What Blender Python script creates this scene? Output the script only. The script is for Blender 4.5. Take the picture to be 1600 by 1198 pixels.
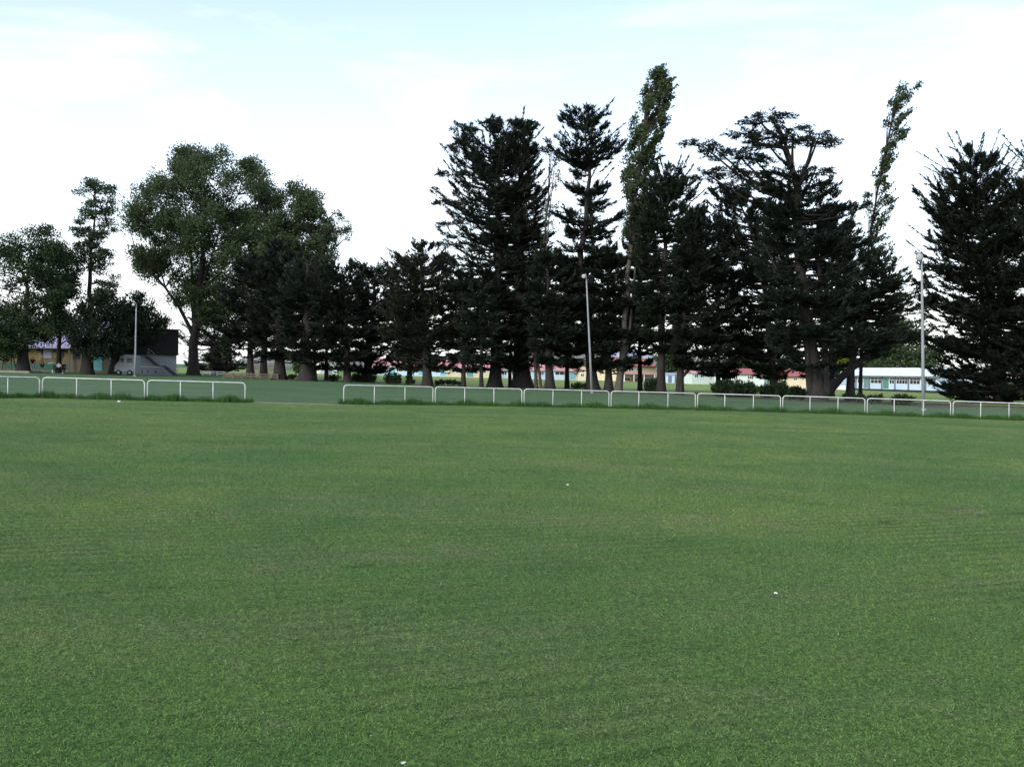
import bpy, bmesh, math, random
import numpy as np
from mathutils import Vector, Matrix

# ------------------------------------------------------------------ scene, camera, sky, sun
for o in list(bpy.data.objects):
    bpy.data.objects.remove(o)
SC = bpy.context.scene
COL = SC.collection
PI = math.pi
R = math.radians

CAM_H, PITCH, ROLL, SLOPE, FPX = 1.66, R(0.62), R(0.8), 0.0157, 1600.0
r0 = np.array([1.0, 0, 0]); u0 = np.array([0, math.sin(PITCH), math.cos(PITCH)])
FW = np.array([0, math.cos(PITCH), -math.sin(PITCH)])
RT = math.cos(ROLL)*r0 + math.sin(ROLL)*u0
UP = -math.sin(ROLL)*r0 + math.cos(ROLL)*u0
cd = bpy.data.cameras.new("camera"); cam = bpy.data.objects.new("camera", cd); COL.objects.link(cam)
cd.sensor_width = 36; cd.lens = 36; cd.clip_start = 0.1; cd.clip_end = 20000
cam.matrix_world = Matrix(((RT[0], UP[0], -FW[0], 0), (RT[1], UP[1], -FW[1], 0), (RT[2], UP[2], -FW[2], CAM_H), (0, 0, 0, 1)))
SC.camera = cam

SUN_EL, SUN_AZ = R(32), R(-142)     # azimuth clockwise from the view direction (+Y): veiled sun behind the camera, to the left
wd = bpy.data.worlds.new("World"); SC.world = wd; wd.use_nodes = True
wt = wd.node_tree; wt.nodes.clear()
def N(t, typ, **kw):
    n = t.nodes.new(typ)
    for k, v in kw.items():
        if k == 'inp':
            for a, b in v.items(): n.inputs[a].default_value = b
        else: setattr(n, k, v)
    return n
sky = N(wt, 'ShaderNodeTexSky', sky_type='NISHITA', sun_disc=False, sun_elevation=SUN_EL, sun_rotation=SUN_AZ, air_density=1.0, dust_density=1.2, ozone_density=0.5)
tc = N(wt, 'ShaderNodeTexCoord')
mp = N(wt, 'ShaderNodeMapping'); mp.inputs['Scale'].default_value = (1.0, 1.0, 4.2)
n1 = N(wt, 'ShaderNodeTexNoise', inp={'Scale': 2.3, 'Detail': 7.0, 'Roughness': 0.6, 'Distortion': 0.5})
cr = N(wt, 'ShaderNodeValToRGB'); cr.color_ramp.elements[0].position = 0.50; cr.color_ramp.elements[1].position = 0.72
mulc = N(wt, 'ShaderNodeMath', operation='MULTIPLY', inp={1: 0.5})
mx = N(wt, 'ShaderNodeMix', data_type='RGBA'); mx.inputs['B'].default_value = (5.4, 5.3, 5.5, 1)
bg = N(wt, 'ShaderNodeBackground', inp={'Strength': 0.15}); wo = N(wt, 'ShaderNodeOutputWorld')
# hazy veil: thin high cloud, strongest near the horizon
sx = N(wt, 'ShaderNodeSeparateXYZ')
veil = N(wt, 'ShaderNodeMapRange', inp={'From Min': 0.0, 'From Max': 0.36, 'To Min': 0.75, 'To Max': 0.16})
mx0 = N(wt, 'ShaderNodeMix', data_type='RGBA'); mx0.inputs['B'].default_value = (4.6, 4.7, 5.0, 1)
L = wt.links.new
L(tc.outputs['Generated'], mp.inputs['Vector']); L(mp.outputs[0], n1.inputs['Vector']); L(n1.outputs['Fac'], cr.inputs[0])
L(cr.outputs[0], mulc.inputs[0]); L(mulc.outputs[0], mx.inputs['Factor'])
L(tc.outputs['Generated'], sx.inputs[0]); L(sx.outputs['Z'], veil.inputs['Value']); L(veil.outputs[0], mx0.inputs['Factor'])
L(sky.outputs[0], mx0.inputs['A']); L(mx0.outputs['Result'], mx.inputs['A'])
L(mx.outputs['Result'], bg.inputs[0]); L(bg.outputs[0], wo.inputs[0])

sl = bpy.data.lights.new("sun", 'SUN'); sl.energy = 1.15; sl.angle = R(24); sl.color = (1.0, 0.94, 0.85)
so = bpy.data.objects.new("sun", sl); COL.objects.link(so)
sdir = Vector((math.sin(SUN_AZ)*math.cos(SUN_EL), math.cos(SUN_AZ)*math.cos(SUN_EL), math.sin(SUN_EL)))
so.rotation_euler = sdir.to_track_quat('Z', 'Y').to_euler(); so.location = (60, 60, 80)
SC.view_settings.view_transform = 'Standard'; SC.view_settings.look = 'None'
SC.view_settings.exposure = 1.0; SC.view_settings.gamma = 1.0; SC.view_settings.use_curve_mapping = False
SC.cycles.max_bounces = 8; SC.cycles.diffuse_bounces = 3; SC.cycles.transparent_max_bounces = 8

# ------------------------------------------------------------------ survey helpers: photo bearing + distance -> place on the field
def gz(x): return -SLOPE*x
def ray(px, py):
    return FW + RT*((px-800)/FPX) + UP*((599-py)/FPX)
def at(px, py, Y):                       # point on a bearing at distance Y
    d = ray(px, py); p = d*(Y/d[1]); return np.array([p[0], p[1], p[2]+CAM_H])
def ground(px, Y):                       # point on the sloping ground on a bearing
    k = (px-800)/FPX                     # RT.p = k * FW.p , p=(x,Y,-Sx-H)
    # RT: a x + b Y + c(-Sx-H) = k (FW1 Y + FW2(-Sx-H))
    A = RT[0] - SLOPE*RT[2] + k*FW[2]*SLOPE
    B = k*(FW[1]*Y - FW[2]*CAM_H) - RT[1]*Y + RT[2]*CAM_H
    x = B/A
    return np.array([x, Y, gz(x)])

# ------------------------------------------------------------------ materials
def mat(name): 
    m = bpy.data.materials.new(name); m.use_nodes = True
    b = m.node_tree.nodes['Principled BSDF']; return m, m.node_tree, b
def plain(name, col, rough=0.6, var=0.12, scale=6.0, metal=0.0, bump=0.0, spec=0.3):
    m, t, b = mat(name)
    b.inputs['Roughness'].default_value = rough; b.inputs['Metallic'].default_value = metal
    b.inputs['Specular IOR Level'].default_value = spec
    c = N(t, 'ShaderNodeTexCoord'); n = N(t, 'ShaderNodeTexNoise', inp={'Scale': scale, 'Detail': 5.0, 'Roughness': 0.65})
    r = N(t, 'ShaderNodeValToRGB'); e = r.color_ramp.elements
    e[0].position, e[1].position = 0.3, 0.7
    e[0].color = tuple(v*(1-var) for v in col)+(1,); e[1].color = tuple(min(1, v*(1+var)) for v in col)+(1,)
    t.links.new(c.outputs['Object'], n.inputs['Vector']); t.links.new(n.outputs['Fac'], r.inputs[0]); t.links.new(r.outputs[0], b.inputs['Base Color'])
    if bump:
        bp = N(t, 'ShaderNodeBump', inp={'Strength': bump, 'Distance': 0.05}); t.links.new(n.outputs['Fac'], bp.inputs['Height']); t.links.new(bp.outputs[0], b.inputs['Normal'])
    return m
def leafmat(name, dark, light, scale=0.8, trans=0.25):
    m, t, b = mat(name); t.nodes.remove(b)
    c = N(t, 'ShaderNodeTexCoord'); n = N(t, 'ShaderNodeTexNoise', inp={'Scale': scale, 'Detail': 6.0, 'Roughness': 0.7})
    r = N(t, 'ShaderNodeValToRGB'); e = r.color_ramp.elements
    e[0].position, e[1].position = 0.32, 0.68; e[0].color = dark+(1,); e[1].color = light+(1,)
    d = N(t, 'ShaderNodeBsdfDiffuse'); tr = N(t, 'ShaderNodeBsdfTranslucent'); ms = N(t, 'ShaderNodeMixShader', inp={0: trans})
    g = N(t, 'ShaderNodeBsdfGlossy', inp={'Roughness': 0.5}); g.inputs['Color'].default_value = (.5, .5, .5, 1); mg = N(t, 'ShaderNodeMixShader', inp={0: 0.02})
    o = [x for x in t.nodes if x.type == 'OUTPUT_MATERIAL'][0]; k = t.links.new
    k(c.outputs['Object'], n.inputs['Vector']); k(n.outputs['Fac'], r.inputs[0]); k(r.outputs[0], d.inputs[0]); k(r.outputs[0], tr.inputs[0])
    k(d.outputs[0], ms.inputs[1]); k(tr.outputs[0], ms.inputs[2]); k(ms.outputs[0], mg.inputs[1]); k(g.outputs[0], mg.inputs[2]); k(mg.outputs[0], o.inputs[0])
    return m
def barkmat(name, a, b_):
    m, t, b = mat(name); b.inputs['Roughness'].default_value = 0.9; b.inputs['Specular IOR Level'].default_value = 0.15
    c = N(t, 'ShaderNodeTexCoord'); mp_ = N(t, 'ShaderNodeMapping'); mp_.inputs['Scale'].default_value = (6, 6, 0.7)
    n = N(t, 'ShaderNodeTexNoise', inp={'Scale': 1.6, 'Detail': 7.0, 'Roughness': 0.7, 'Distortion': 0.6})
    r = N(t, 'ShaderNodeValToRGB'); e = r.color_ramp.elements; e[0].position, e[1].position = 0.35, 0.7; e[0].color = a+(1,); e[1].color = b_+(1,)
    bp = N(t, 'ShaderNodeBump', inp={'Strength': 0.8, 'Distance': 0.08}); k = t.links.new
    k(c.outputs['Object'], mp_.inputs[0]); k(mp_.outputs[0], n.inputs['Vector']); k(n.outputs['Fac'], r.inputs[0]); k(r.outputs[0], b.inputs['Base Color'])
    k(n.outputs['Fac'], bp.inputs['Height']); k(bp.outputs[0], b.inputs['Normal']); return m

def turf(name, base, lush, dry, blade=False, track=False, fine=1.0, stripes=0.0, val=1.0):
    """mown grass: mottled by growth and dryness; 'track' adds the old wheel track worn across the pitch"""
    m, t, b = mat(name); k = t.links.new
    b.inputs['Roughness'].default_value = 0.85; b.inputs['Specular IOR Level'].default_value = 0.12
    c = N(t, 'ShaderNodeTexCoord'); P = c.outputs['Object']
    def noise(s, det=4.0, rough=0.6, dist=0.3, vec=P):
        n = N(t, 'ShaderNodeTexNoise', inp={'Scale': s, 'Detail': det, 'Roughness': rough, 'Distortion': dist}); k(vec, n.inputs['Vector']); return n.outputs['Fac']
    def ramp(v, a, z):
        n = N(t, 'ShaderNodeMapRange', inp={'From Min': a, 'From Max': z}); k(v, n.inputs['Value']); return n.outputs[0]
    def mix(f, A, B):
        n = N(t, 'ShaderNodeMix', data_type='RGBA')
        if isinstance(f, float): n.inputs['Factor'].default_value = f
        else: k(f, n.inputs['Factor'])
        for s, v in (('A', A), ('B', B)):
            if isinstance(v, tuple): n.inputs[s].default_value = v+(1,)
            else: k(v, n.inputs[s])
        return n.outputs['Result']
    def mth(op, A, B):
        n = N(t, 'ShaderNodeMath', operation=op)
        for i, v in enumerate((A, B)):
            if v is None: continue
            if isinstance(v, (int, float)): n.inputs[i].default_value = v
            else: k(v, n.inputs[i])
        return n.outputs[0]
    col = mix(ramp(noise(0.17, 5, .62, .6), .36, .62), base, lush)
    mp_ = N(t, 'ShaderNodeMapping'); mp_.inputs['Scale'].default_value = (0.45, 1.0, 1); mp_.inputs['Location'].default_value = (7, 3, 0); k(P, mp_.inputs[0])
    col = mix(mth('MULTIPLY', ramp(noise(0.5, 6, .68, .5, mp_.outputs[0]), .50, .74), .6), col, dry)
    col = mix(mth('MULTIPLY', ramp(noise(2.4, 5, .7), .52, .72), .5), col, dry)
    mp2 = N(t, 'ShaderNodeMapping'); mp2.inputs['Scale'].default_value = (0.35, 1.0, 1); mp2.inputs['Location'].default_value = (31, 17, 0); k(P, mp2.inputs[0])
    col = mix(mth('MULTIPLY', ramp(noise(0.33, 5, .66, .8, mp2.outputs[0]), .46, .64), .50), col, (lush[0]*.72, lush[1]*.92, lush[2]*.85))
    dk = tuple(v*.55 for v in lush)
    col = mix(mth('MULTIPLY', ramp(noise(0.9, 5, .65), .52, .78), .5), col, dk)
    sep = N(t, 'ShaderNodeSeparateXYZ'); k(P, sep.inputs[0])
    if track:
        X, Y = sep.outputs['X'], sep.outputs['Y']
        d = mth('SUBTRACT', mth('SUBTRACT', Y, 9.63), mth('MULTIPLY', X, 0.64))
        d = mth('ADD', d, mth('MULTIPLY', mth('SUBTRACT', noise(0.8, 3), 0.5), 1.2))
        near = mth('SUBTRACT', 1.0, ramp(mth('ABSOLUTE', d, None), 0.05, 0.55))
        col = mix(mth('MULTIPLY', mth('MULTIPLY', near, ramp(noise(0.7, 4), .48, .64)), .6), col, dry)
        rut = mth('MULTIPLY', mth('SUBTRACT', 1.0, ramp(mth('ABSOLUTE', mth('ADD', d, .38), None), 0.0, 0.10)), ramp(noise(2.6, 4, .7), .42, .58))
        col = mix(mth('MULTIPLY', mth('MULTIPLY', rut, ramp(noise(0.45, 3), .46, .54)), .9), col, tuple(v*.35 for v in lush))
    if stripes:
        w = N(t, 'ShaderNodeTexWave', bands_direction='Y', inp={'Scale': 0.085, 'Distortion': 2.2, 'Detail': 3.0, 'Detail Scale': 0.6}); k(P, w.inputs['Vector'])
        col = mix(mth('MULTIPLY', w.outputs['Fac'], stripes), col, dry)
        mp3 = N(t, 'ShaderNodeMapping'); mp3.inputs['Scale'].default_value = (0.10, 1.0, 1); k(P, mp3.inputs[0])
        col = mix(mth('MULTIPLY', ramp(noise(0.9, 6, .75, .2, mp3.outputs[0]), .45, .58), .8), col, dk)
        col = mix(mth('MULTIPLY', ramp(noise(2.1, 6, .75, .2, mp3.outputs[0]), .5, .62), .7), col, dry)
    if track:                              # moister, lusher turf towards the near touchline
        col = mix(mth('MULTIPLY', mth('SUBTRACT', 1.0, ramp(mth('ADD', sep.outputs['Y'], mth('MULTIPLY', noise(.4, 3), 5.0)), 6.5, 15.0)), .40), col, (lush[0]*.80, lush[1]*.92, lush[2]*.80))
    if track:                              # faint ribs left by the gang mower
        mr = N(t, 'ShaderNodeMapping'); mr.inputs['Rotation'].default_value = (0, 0, -0.42); k(P, mr.inputs[0])
        wv = N(t, 'ShaderNodeTexWave', bands_direction='Y', inp={'Scale': 1.35, 'Distortion': 1.6, 'Detail': 3.0, 'Detail Scale': 1.2}); k(mr.outputs[0], wv.inputs['Vector'])
        col = mix(mth('MULTIPLY', mth('MULTIPLY', ramp(wv.outputs['Fac'], .45, .85), ramp(noise(.28, 3), .42, .6)), .38), col, dk)
    # blade to blade colour, with pale highlights and dark gap shade painted in
    fn = noise((140.0 if blade else 45.0)*fine, 3, .7)
    fcol = mix(ramp(fn, .36, .66), tuple(v*.62 for v in base), tuple(min(1, v*1.4) for v in base))
    mm = N(t, 'ShaderNodeMix', data_type='RGBA', blend_type='OVERLAY'); mm.inputs['Factor'].default_value = 0.0
    vm = N(t, 'ShaderNodeVectorMath', operation='SCALE'); k(col, vm.inputs[0])
    if blade and track: col = mix(mth('MULTIPLY', ramp(noise(95.0, 2, .6), .62, .72), .25), col, (.28, .34, .18))
    sc_ = mth('ADD', mth('MULTIPLY', ramp(fn, .34, .66), .95 if not blade else 1.45), .5 if not blade else .32); sc_ = mth('MULTIPLY', sc_, mth('ADD', .66, mth('MULTIPLY', ramp(noise(26.0*fine, 4, .75), .36, .64), .62))); k(mth('MULTIPLY', sc_, val), vm.inputs['Scale'])
    k(vm.outputs[0], b.inputs['Base Color'])
    if not blade:
        bp = N(t, 'ShaderNodeBump', inp={'Strength': 0.9, 'Distance': 0.04}); k(mth('ADD', noise(60*fine, 4, .75), mth('MULTIPLY', noise(9, 4, .6), 1.0)), bp.inputs['Height']); k(bp.outputs[0], b.inputs['Normal'])
    return m

M = {}
BASE, LUSH, DRY = (.109, .163, .042), (.066, .132, .037), (.160, .150, .085)
M['pitch'] = turf('pitch_turf', BASE, LUSH, DRY, track=True, val=1.22)
M['blade'] = turf('grass_blade', tuple(v*1.05 for v in BASE), LUSH, DRY, blade=True, track=True, val=1.42)
M['outer'] = turf('outer_turf', (.080, .155, .062), (.064, .142, .058), (.125, .185, .085), stripes=.5)
M['far'] = turf('far_turf', (.22, .30, .070), (.19, .28, .065), (.24, .28, .10), stripes=.25, fine=.4)
M['tall'] = turf('long_grass', (.040, .105, .024), (.034, .090, .022), (.075, .125, .04), blade=True)
M['worn'] = plain('worn_earth', (.15, .155, .085), .95, .3, 3.0)
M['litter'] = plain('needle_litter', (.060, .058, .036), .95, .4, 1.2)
M['cyp'] = leafmat('cypress_leaf', (.007, .012, .010), (.022, .031, .021), .9, .15)
M['cypl'] = leafmat('cypress_leaf_light', (.010, .017, .012), (.028, .040, .025), .9, .16)
M['cypo'] = leafmat('cypress_leaf_olive', (.011, .014, .010), (.030, .034, .020), 1.2, .16)
M['cedar'] = leafmat('cedar_leaf', (.008, .014, .012), (.023, .034, .024), .8, .16)
M['broad'] = leafmat('broad_leaf', (.030, .054, .026), (.088, .122, .056), .45, .3)
M['oak'] = leafmat('oak_leaf', (.018, .038, .016), (.048, .078, .032), .45, .25)
M['holm'] = leafmat('holm_leaf', (.010, .018, .011), (.026, .040, .022), .6, .15)
M['pop'] = leafmat('poplar_leaf', (.036, .058, .028), (.082, .108, .048), .6, .35)
M['pine'] = leafmat('pine_leaf', (.022, .042, .022), (.056, .085, .042), .6, .2)
M['bgl'] = leafmat('distant_leaf', (.030, .055, .026), (.075, .110, .048), .25, .3)
M['lime'] = leafmat('sunlit_lime_leaf', (.16, .24, .03), (.30, .38, .05), .3, .4)  # sunlight on the distant tree is put into this bright leaf colour
M['shrub'] = leafmat('shrub_leaf', (.012, .026, .012), (.034, .055, .024), 1.5, .2)
M['bark'] = barkmat('grey_brown_bark', (.016, .015, .0145), (.054, .050, .048))
M['barkd'] = barkmat('dark_bark', (.014, .012, .011), (.044, .039, .035))
M['barkp'] = barkmat('pale_bark', (.06, .052, .047), (.15, .13, .115))
M['galv'] = plain('white_painted_pipe', (.50, .53, .52), .5, .22, 2.5, spec=.35)
M['wire'] = plain('galvanised_wire', (.30, .33, .34), .5, .1, 5, metal=.4)
M['pole'] = plain('galvanised_pole', (.24, .26, .275), .5, .15, 2, spec=.4)
M['lampg'] = plain('lamp_glass', (.36, .38, .38), .2, .05, 4)
M['dark'] = plain('dark_paint', (.03, .032, .035), .6, .2)
M['lav'] = plain('zinc_roof', (.27, .27, .40), .5, .10, .8)
M['cream'] = plain('cream_board', (.62, .55, .40), .7, .06, .6)
M['shadec'] = plain('shaded_cream_board', (.105, .096, .072), .7, .1, .6)  # clubhouse cream with the shade of roof and trees mixed into the colour
M['yellow'] = plain('shaded_yellow_board', (.115, .092, .036), .7, .2, .8)  # yellow darkened so the colour carries the tree shade on the clubhouse
M['yel2'] = plain('shaded_yellow_paint', (.16, .13, .016), .7, .1, .8)  # stronger yellow, with the same shade put into its colour
M['teal'] = plain('teal_paint', (.02, .095, .078), .7, .15, .8)
M['black'] = plain('black_paint', (.012, .012, .014), .7, .2)
M['tan'] = plain('tan_paint', (.2, .14, .09), .7, .1)
M['bluegrey'] = plain('blue_grey_paint', (.16, .18, .24), .6, .1)
M['white'] = plain('white_paint', (.78, .79, .79), .6, .05, .8)
M['offw'] = plain('pale_board', (.30, .32, .34), .7, .12, .7)
M['blue'] = plain('pale_blue_board', (.50, .64, .80), .7, .06, .5)
M['tealb'] = plain('turquoise_board', (.22, .48, .58), .7, .06, .5)
M['tealdoor'] = plain('teal_door', (.10, .32, .36), .6, .06)
M['grdoor'] = plain('green_door', (.10, .24, .19), .6, .06)
M['grdoor2'] = plain('grey_green_door', (.15, .25, .26), .6, .06)
M['mint'] = plain('mint_board', (.56, .66, .63), .7, .05, .5)
M['red'] = plain('red_iron_roof', (.36, .115, .11), .6, .12, .8)
M['pink'] = plain('faded_red_roof', (.50, .25, .255), .6, .15, .8)
M['glass'] = plain('window_glass', (.03, .035, .045), .12, .3, 2, spec=.5)
M['slate'] = plain('blue_slate_roof', (.30, .35, .47), .6, .08, .5)
M['ironw'] = plain('white_iron_roof', (.62, .68, .72), .5, .06, .8)
M['timber'] = plain('weathered_timber', (.16, .13, .105), .9, .3, 3)
M['timberp'] = plain('pale_timber', (.24, .225, .195), .9, .2, 3)
M['darkw'] = plain('dark_stained_wall', (.012, .011, .012), .8, .2, .8)
M['skin'] = plain('skin', (.48, .28, .20), .6, .05)
M['hair'] = plain('dark_hair', (.015, .011, .009), .6, .1)
M['maroon'] = plain('maroon_cloth', (.10, .018, .026), .9, .1)
M['greycl'] = plain('pale_grey_cloth', (.46, .46, .45), .9, .06)
M['yelcl'] = plain('yellow_cloth', (.42, .34, .09), .9, .08)
M['navy'] = plain('black_cloth', (.016, .016, .022), .9, .1)
M['hill'] = plain('hill_scrub', (.17, .17, .15), .95, .25, .004)
M['rubber'] = plain('tyre_rubber', (.02, .02, .02), .9, .1)

# ------------------------------------------------------------------ mesh helpers
def link(name, me, material, parent=None):
    o = bpy.data.objects.new(name, me); COL.objects.link(o)
    if material: me.materials.append(material)
    if parent: o.parent = parent
    return o
def tag(o, label=None, cat=None, group=None, kind=None):
    if label: o['label'] = label
    if cat: o['category'] = cat
    if group: o['group'] = group
    if kind: o['kind'] = kind
    return o
def empty(name, loc, rz=0.0, label=None, cat=None, group=None):
    o = bpy.data.objects.new(name, None); COL.objects.link(o); o.location = Vector(tuple(float(v) for v in loc)); o.rotation_euler = (0, 0, rz)
    o.empty_display_size = .3
    return tag(o, label, cat, group)
def npmesh(name, V, F):                  # uniform faces
    V = np.asarray(V, np.float32); F = np.asarray(F, np.int32)
    me = bpy.data.meshes.new(name); n = F.shape[1]
    me.vertices.add(len(V)); me.vertices.foreach_set('co', V.ravel())
    me.loops.add(F.size); me.loops.foreach_set('vertex_index', F.ravel())
    me.polygons.add(len(F)); me.polygons.foreach_set('loop_start', np.arange(0, F.size, n, dtype=np.int32))
    me.update(calc_edges=True); return me
class MB:
    def __init__(s): s.V = []; s.F = []
    def add(s, V, F):
        k = len(s.V); s.V += [tuple(float(c) for c in v) for v in V]; s.F += [tuple(i+k for i in f) for f in F]; return s
    def box(s, x0, x1, y0, y1, z0, z1):
        V = [(x, y, z) for z in (z0, z1) for y in (y0, y1) for x in (x0, x1)]
        return s.add(V, [(0, 2, 3, 1), (4, 5, 7, 6), (0, 1, 5, 4), (2, 6, 7, 3), (0, 4, 6, 2), (1, 3, 7, 5)])
    def prism(s, pts, axis, a, b):       # outline pts extruded along an axis
        n = len(pts)
        def mk(p, w): return (w, p[0], p[1]) if axis == 0 else ((p[0], w, p[1]) if axis == 1 else (p[0], p[1], w))
        V = [mk(p, a) for p in pts]+[mk(p, b) for p in pts]
        return s.add(V, [tuple(range(n)), tuple(range(2*n-1, n-1, -1))]+[(i, i+n, (i+1) % n+n, (i+1) % n) for i in range(n)])
    def tube(s, pts, rad, sides=8, cap=True):
        pts = [np.array(p, float) for p in pts]
        if not hasattr(rad, '__len__'): rad = [rad]*len(pts)
        V = []; F = []; ref = None
        for i, p in enumerate(pts):
            d = pts[min(i+1, len(pts)-1)]-pts[max(i-1, 0)]; d /= (np.linalg.norm(d)+1e-9)
            if ref is None: ref = np.array([0, 1.0, 0]) if abs(d[1]) < .9 else np.array([1.0, 0, 0])
            a = np.cross(d, ref); a /= np.linalg.norm(a)+1e-9; b = np.cross(d, a); ref = -np.cross(d, a) if False else np.cross(a, d)
            for j in range(sides):
                th = 2*PI*j/sides; V.append(p+rad[i]*(math.cos(th)*a+math.sin(th)*b))
        for i in range(len(pts)-1):
            for j in range(sides):
                F.append((i*sides+j, i*sides+(j+1) % sides, (i+1)*sides+(j+1) % sides, (i+1)*sides+j))
        if cap: F.append(tuple(range(sides-1, -1, -1))); F.append(tuple((len(pts)-1)*sides+j for j in range(sides)))
        return s.add(V, F)
    def lathe(s, prof, c=(0, 0, 0), sides=16, axis=2):
        V = []; F = []
        for (r, h) in prof:
            for j in range(sides):
                t = 2*PI*j/sides; x, y = r*math.cos(t), r*math.sin(t)
                p = (x, y, h) if axis == 2 else (x, h, y); V.append((p[0]+c[0], p[1]+c[1], p[2]+c[2]))
        for i in range(len(prof)-1):
            for j in range(sides): F.append((i*sides+j, i*sides+(j+1) % sides, (i+1)*sides+(j+1) % sides, (i+1)*sides+j))
        F.append(tuple(range(sides-1, -1, -1))); F.append(tuple((len(prof)-1)*sides+j for j in range(sides)))
        return s.add(V, F)
    def build(s, name, material, parent=None, smooth=False):
        me = bpy.data.meshes.new(name); me.from_pydata(s.V, [], s.F)
        bm = bmesh.new(); bm.from_mesh(me); bmesh.ops.recalc_face_normals(bm, faces=bm.faces); bm.to_mesh(me); bm.free()
        if smooth: me.polygons.foreach_set('use_smooth', [True]*len(me.polygons))
        me.update(); return link(name, me, material, parent)

# ------------------------------------------------------------------ the setting: ground, lawns, hills
FENCE = [(-260, 40.0), (-90, 40.6), (0, 41.5), (64, 43.0), (228, 43.6), (385, 44.6), (535, 46.0), (678, 48.6), (817, 50.2), (953, 51.7), (1088, 52.7), (1221, 53.2), (1353, 53.0), (1487, 52.2), (1620, 51.2), (1800, 49.5)]
fpx = [p for p, _ in FENCE]; fY = [y for _, y in FENCE]
def fence_pt(px): return ground(px, float(np.interp(px, fpx, fY)))
rg = np.random.default_rng(5)
def sheet(name, outline, z, m, wob=0.0):
    V = []
    for (x, y) in outline:
        V.append((x+rg.normal()*wob, y+rg.normal()*wob, 0))
    bm = bmesh.new(); vs = [bm.verts.new((x, y, gz(x)+z)) for x, y, _ in V]; f = bm.faces.new(vs)
    bmesh.ops.triangulate(bm, faces=[f]); me = bpy.data.meshes.new(name); bm.to_mesh(me); bm.free()
    o = link(name, me, m); 
    for p in me.polygons:
        if p.normal.z < 0: p.flip()
    return o
g = MB(); g.add([(-6000, -200, gz(-6000)*0), (6000, -200, 0), (6000, 9000, 0), (-6000, 9000, 0)], [])
# one sheet to the horizon: the gentle cross fall lies within 400 m, level beyond
xs = [-6000, -400, 400, 6000]; zs = [gz(-400), gz(-400), gz(400), gz(400)]
G = MB(); Vg = [(x, y, z) for y in (-200, 9000) for x, z in zip(xs, zs)]
G.add(Vg, [(i, i+1, i+5, i+4) for i in range(3)]); go = G.build('ground', M['outer']); tag(go, kind='structure')
fl = [fence_pt(p)[:2] for p in np.linspace(-260, 1800, 90)]
out = [(-60, -30), (70, -30)]+[(p[0], p[1]-.05) for p in fl[::-1]]
tag(sheet('lawn', out, .004, M['pitch'], .05), 'short mown olive green turf of the sports pitch inside the rail', kind='structure')
TREEL = [(-300, 150), (100, 140), (300, 160), (440, 128), (560, 118), (700, 106), (850, 103), (1000, 99), (1120, 92), (1250, 84), (1340, 85), (1450, 76), (1560, 82), (1700, 84), (2100, 84)]
tl = [ground(p, y)[:2] for p, y in [(q, float(np.interp(q, [a for a, _ in TREEL], [b for _, b in TREEL]))) for q in np.linspace(-300, 2100, 160)]]
out = list(tl)+[(250, 330), (-260, 330)]
tag(sheet('field', out, .004, M['far'], .35), 'bright yellow green school field beyond the tree row', kind='structure')
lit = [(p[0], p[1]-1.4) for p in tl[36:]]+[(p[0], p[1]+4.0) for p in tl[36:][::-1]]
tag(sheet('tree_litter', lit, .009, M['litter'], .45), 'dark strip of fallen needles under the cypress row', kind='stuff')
pa, pb = fence_pt(385), fence_pt(535)
pts = []
for i in range(28):
    a = 2*PI*i/28; q = .78+.35*rg.random()
    pts.append(((pa[0]+pb[0])/2+math.cos(a)*3.0*q, (pa[1]+pb[1])/2-.3+math.sin(a)*1.15*q))
tag(sheet('path', pts, .010, M['worn']), kind='structure')
hx = np.linspace(-2600, 2600, 140); rows_h = []
hh = 55+40*np.sin(hx*.0019+1.0)+22*np.sin(hx*.0061+.4)+9*np.sin(hx*.021)+rg.normal(0, 1.5, len(hx))
Vh = []; nr = 7
for j in range(nr):
    t = j/(nr-1)
    for i, x in enumerate(hx):
        Vh.append((x, 2900+900*t+60*math.sin(x*.01+j), -8+max(hh[i], 8)*math.sin(t*PI/2)*(1+.08*math.sin(x*.013+j*2))))
nh = len(hx); Fh = [(j*nh+i, j*nh+i+1, (j+1)*nh+i+1, (j+1)*nh+i) for j in range(nr-1) for i in range(nh-1)]
h = MB(); h.add(Vh, Fh); ho = h.build('hills', M['hill'], smooth=True); tag(ho, kind='structure')

# ------------------------------------------------------------------ foliage
def unit(v): return v/(np.linalg.norm(v, axis=-1, keepdims=True)+1e-9)
def spray(rng, A, B, n, spread, L, W, jit=.5, up=.12, quad=False):
    """n small leaf sprays along every twig A->B"""
    m = len(A); A = np.repeat(A, n, 0); B = np.repeat(B, n, 0); k = len(A)
    D = B-A; ln = np.linalg.norm(D, axis=1, keepdims=True); t = rng.random((k, 1))**.8
    pos = A+D*t+rng.normal(0, 1, (k, 3))*spread*np.array([1, 1, .5])*(1.15-.75*t)
    d = unit(unit(D)+rng.normal(0, jit, (k, 3))+np.array([0, 0, up]))
    l = L*rng.uniform(.55, 1.35, (k, 1)); s = unit(np.cross(d, rng.normal(0, 1, (k, 3))))*W*.5*rng.uniform(.7, 1.3, (k, 1))
    if quad: V = np.stack([pos, pos+s+d*l*.45, pos+d*l, pos-s+d*l*.5], 1)
    else: V = np.stack([pos-s, pos+s, pos+d*l], 1)
    return V
def leafmesh(name, chunks, material, parent):
    V = np.concatenate(chunks); n = V.shape[1]
    me = npmesh(name, V.reshape(-1, 3), np.arange(len(V)*n).reshape(-1, n)); return link(name, me, material, parent)

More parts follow.
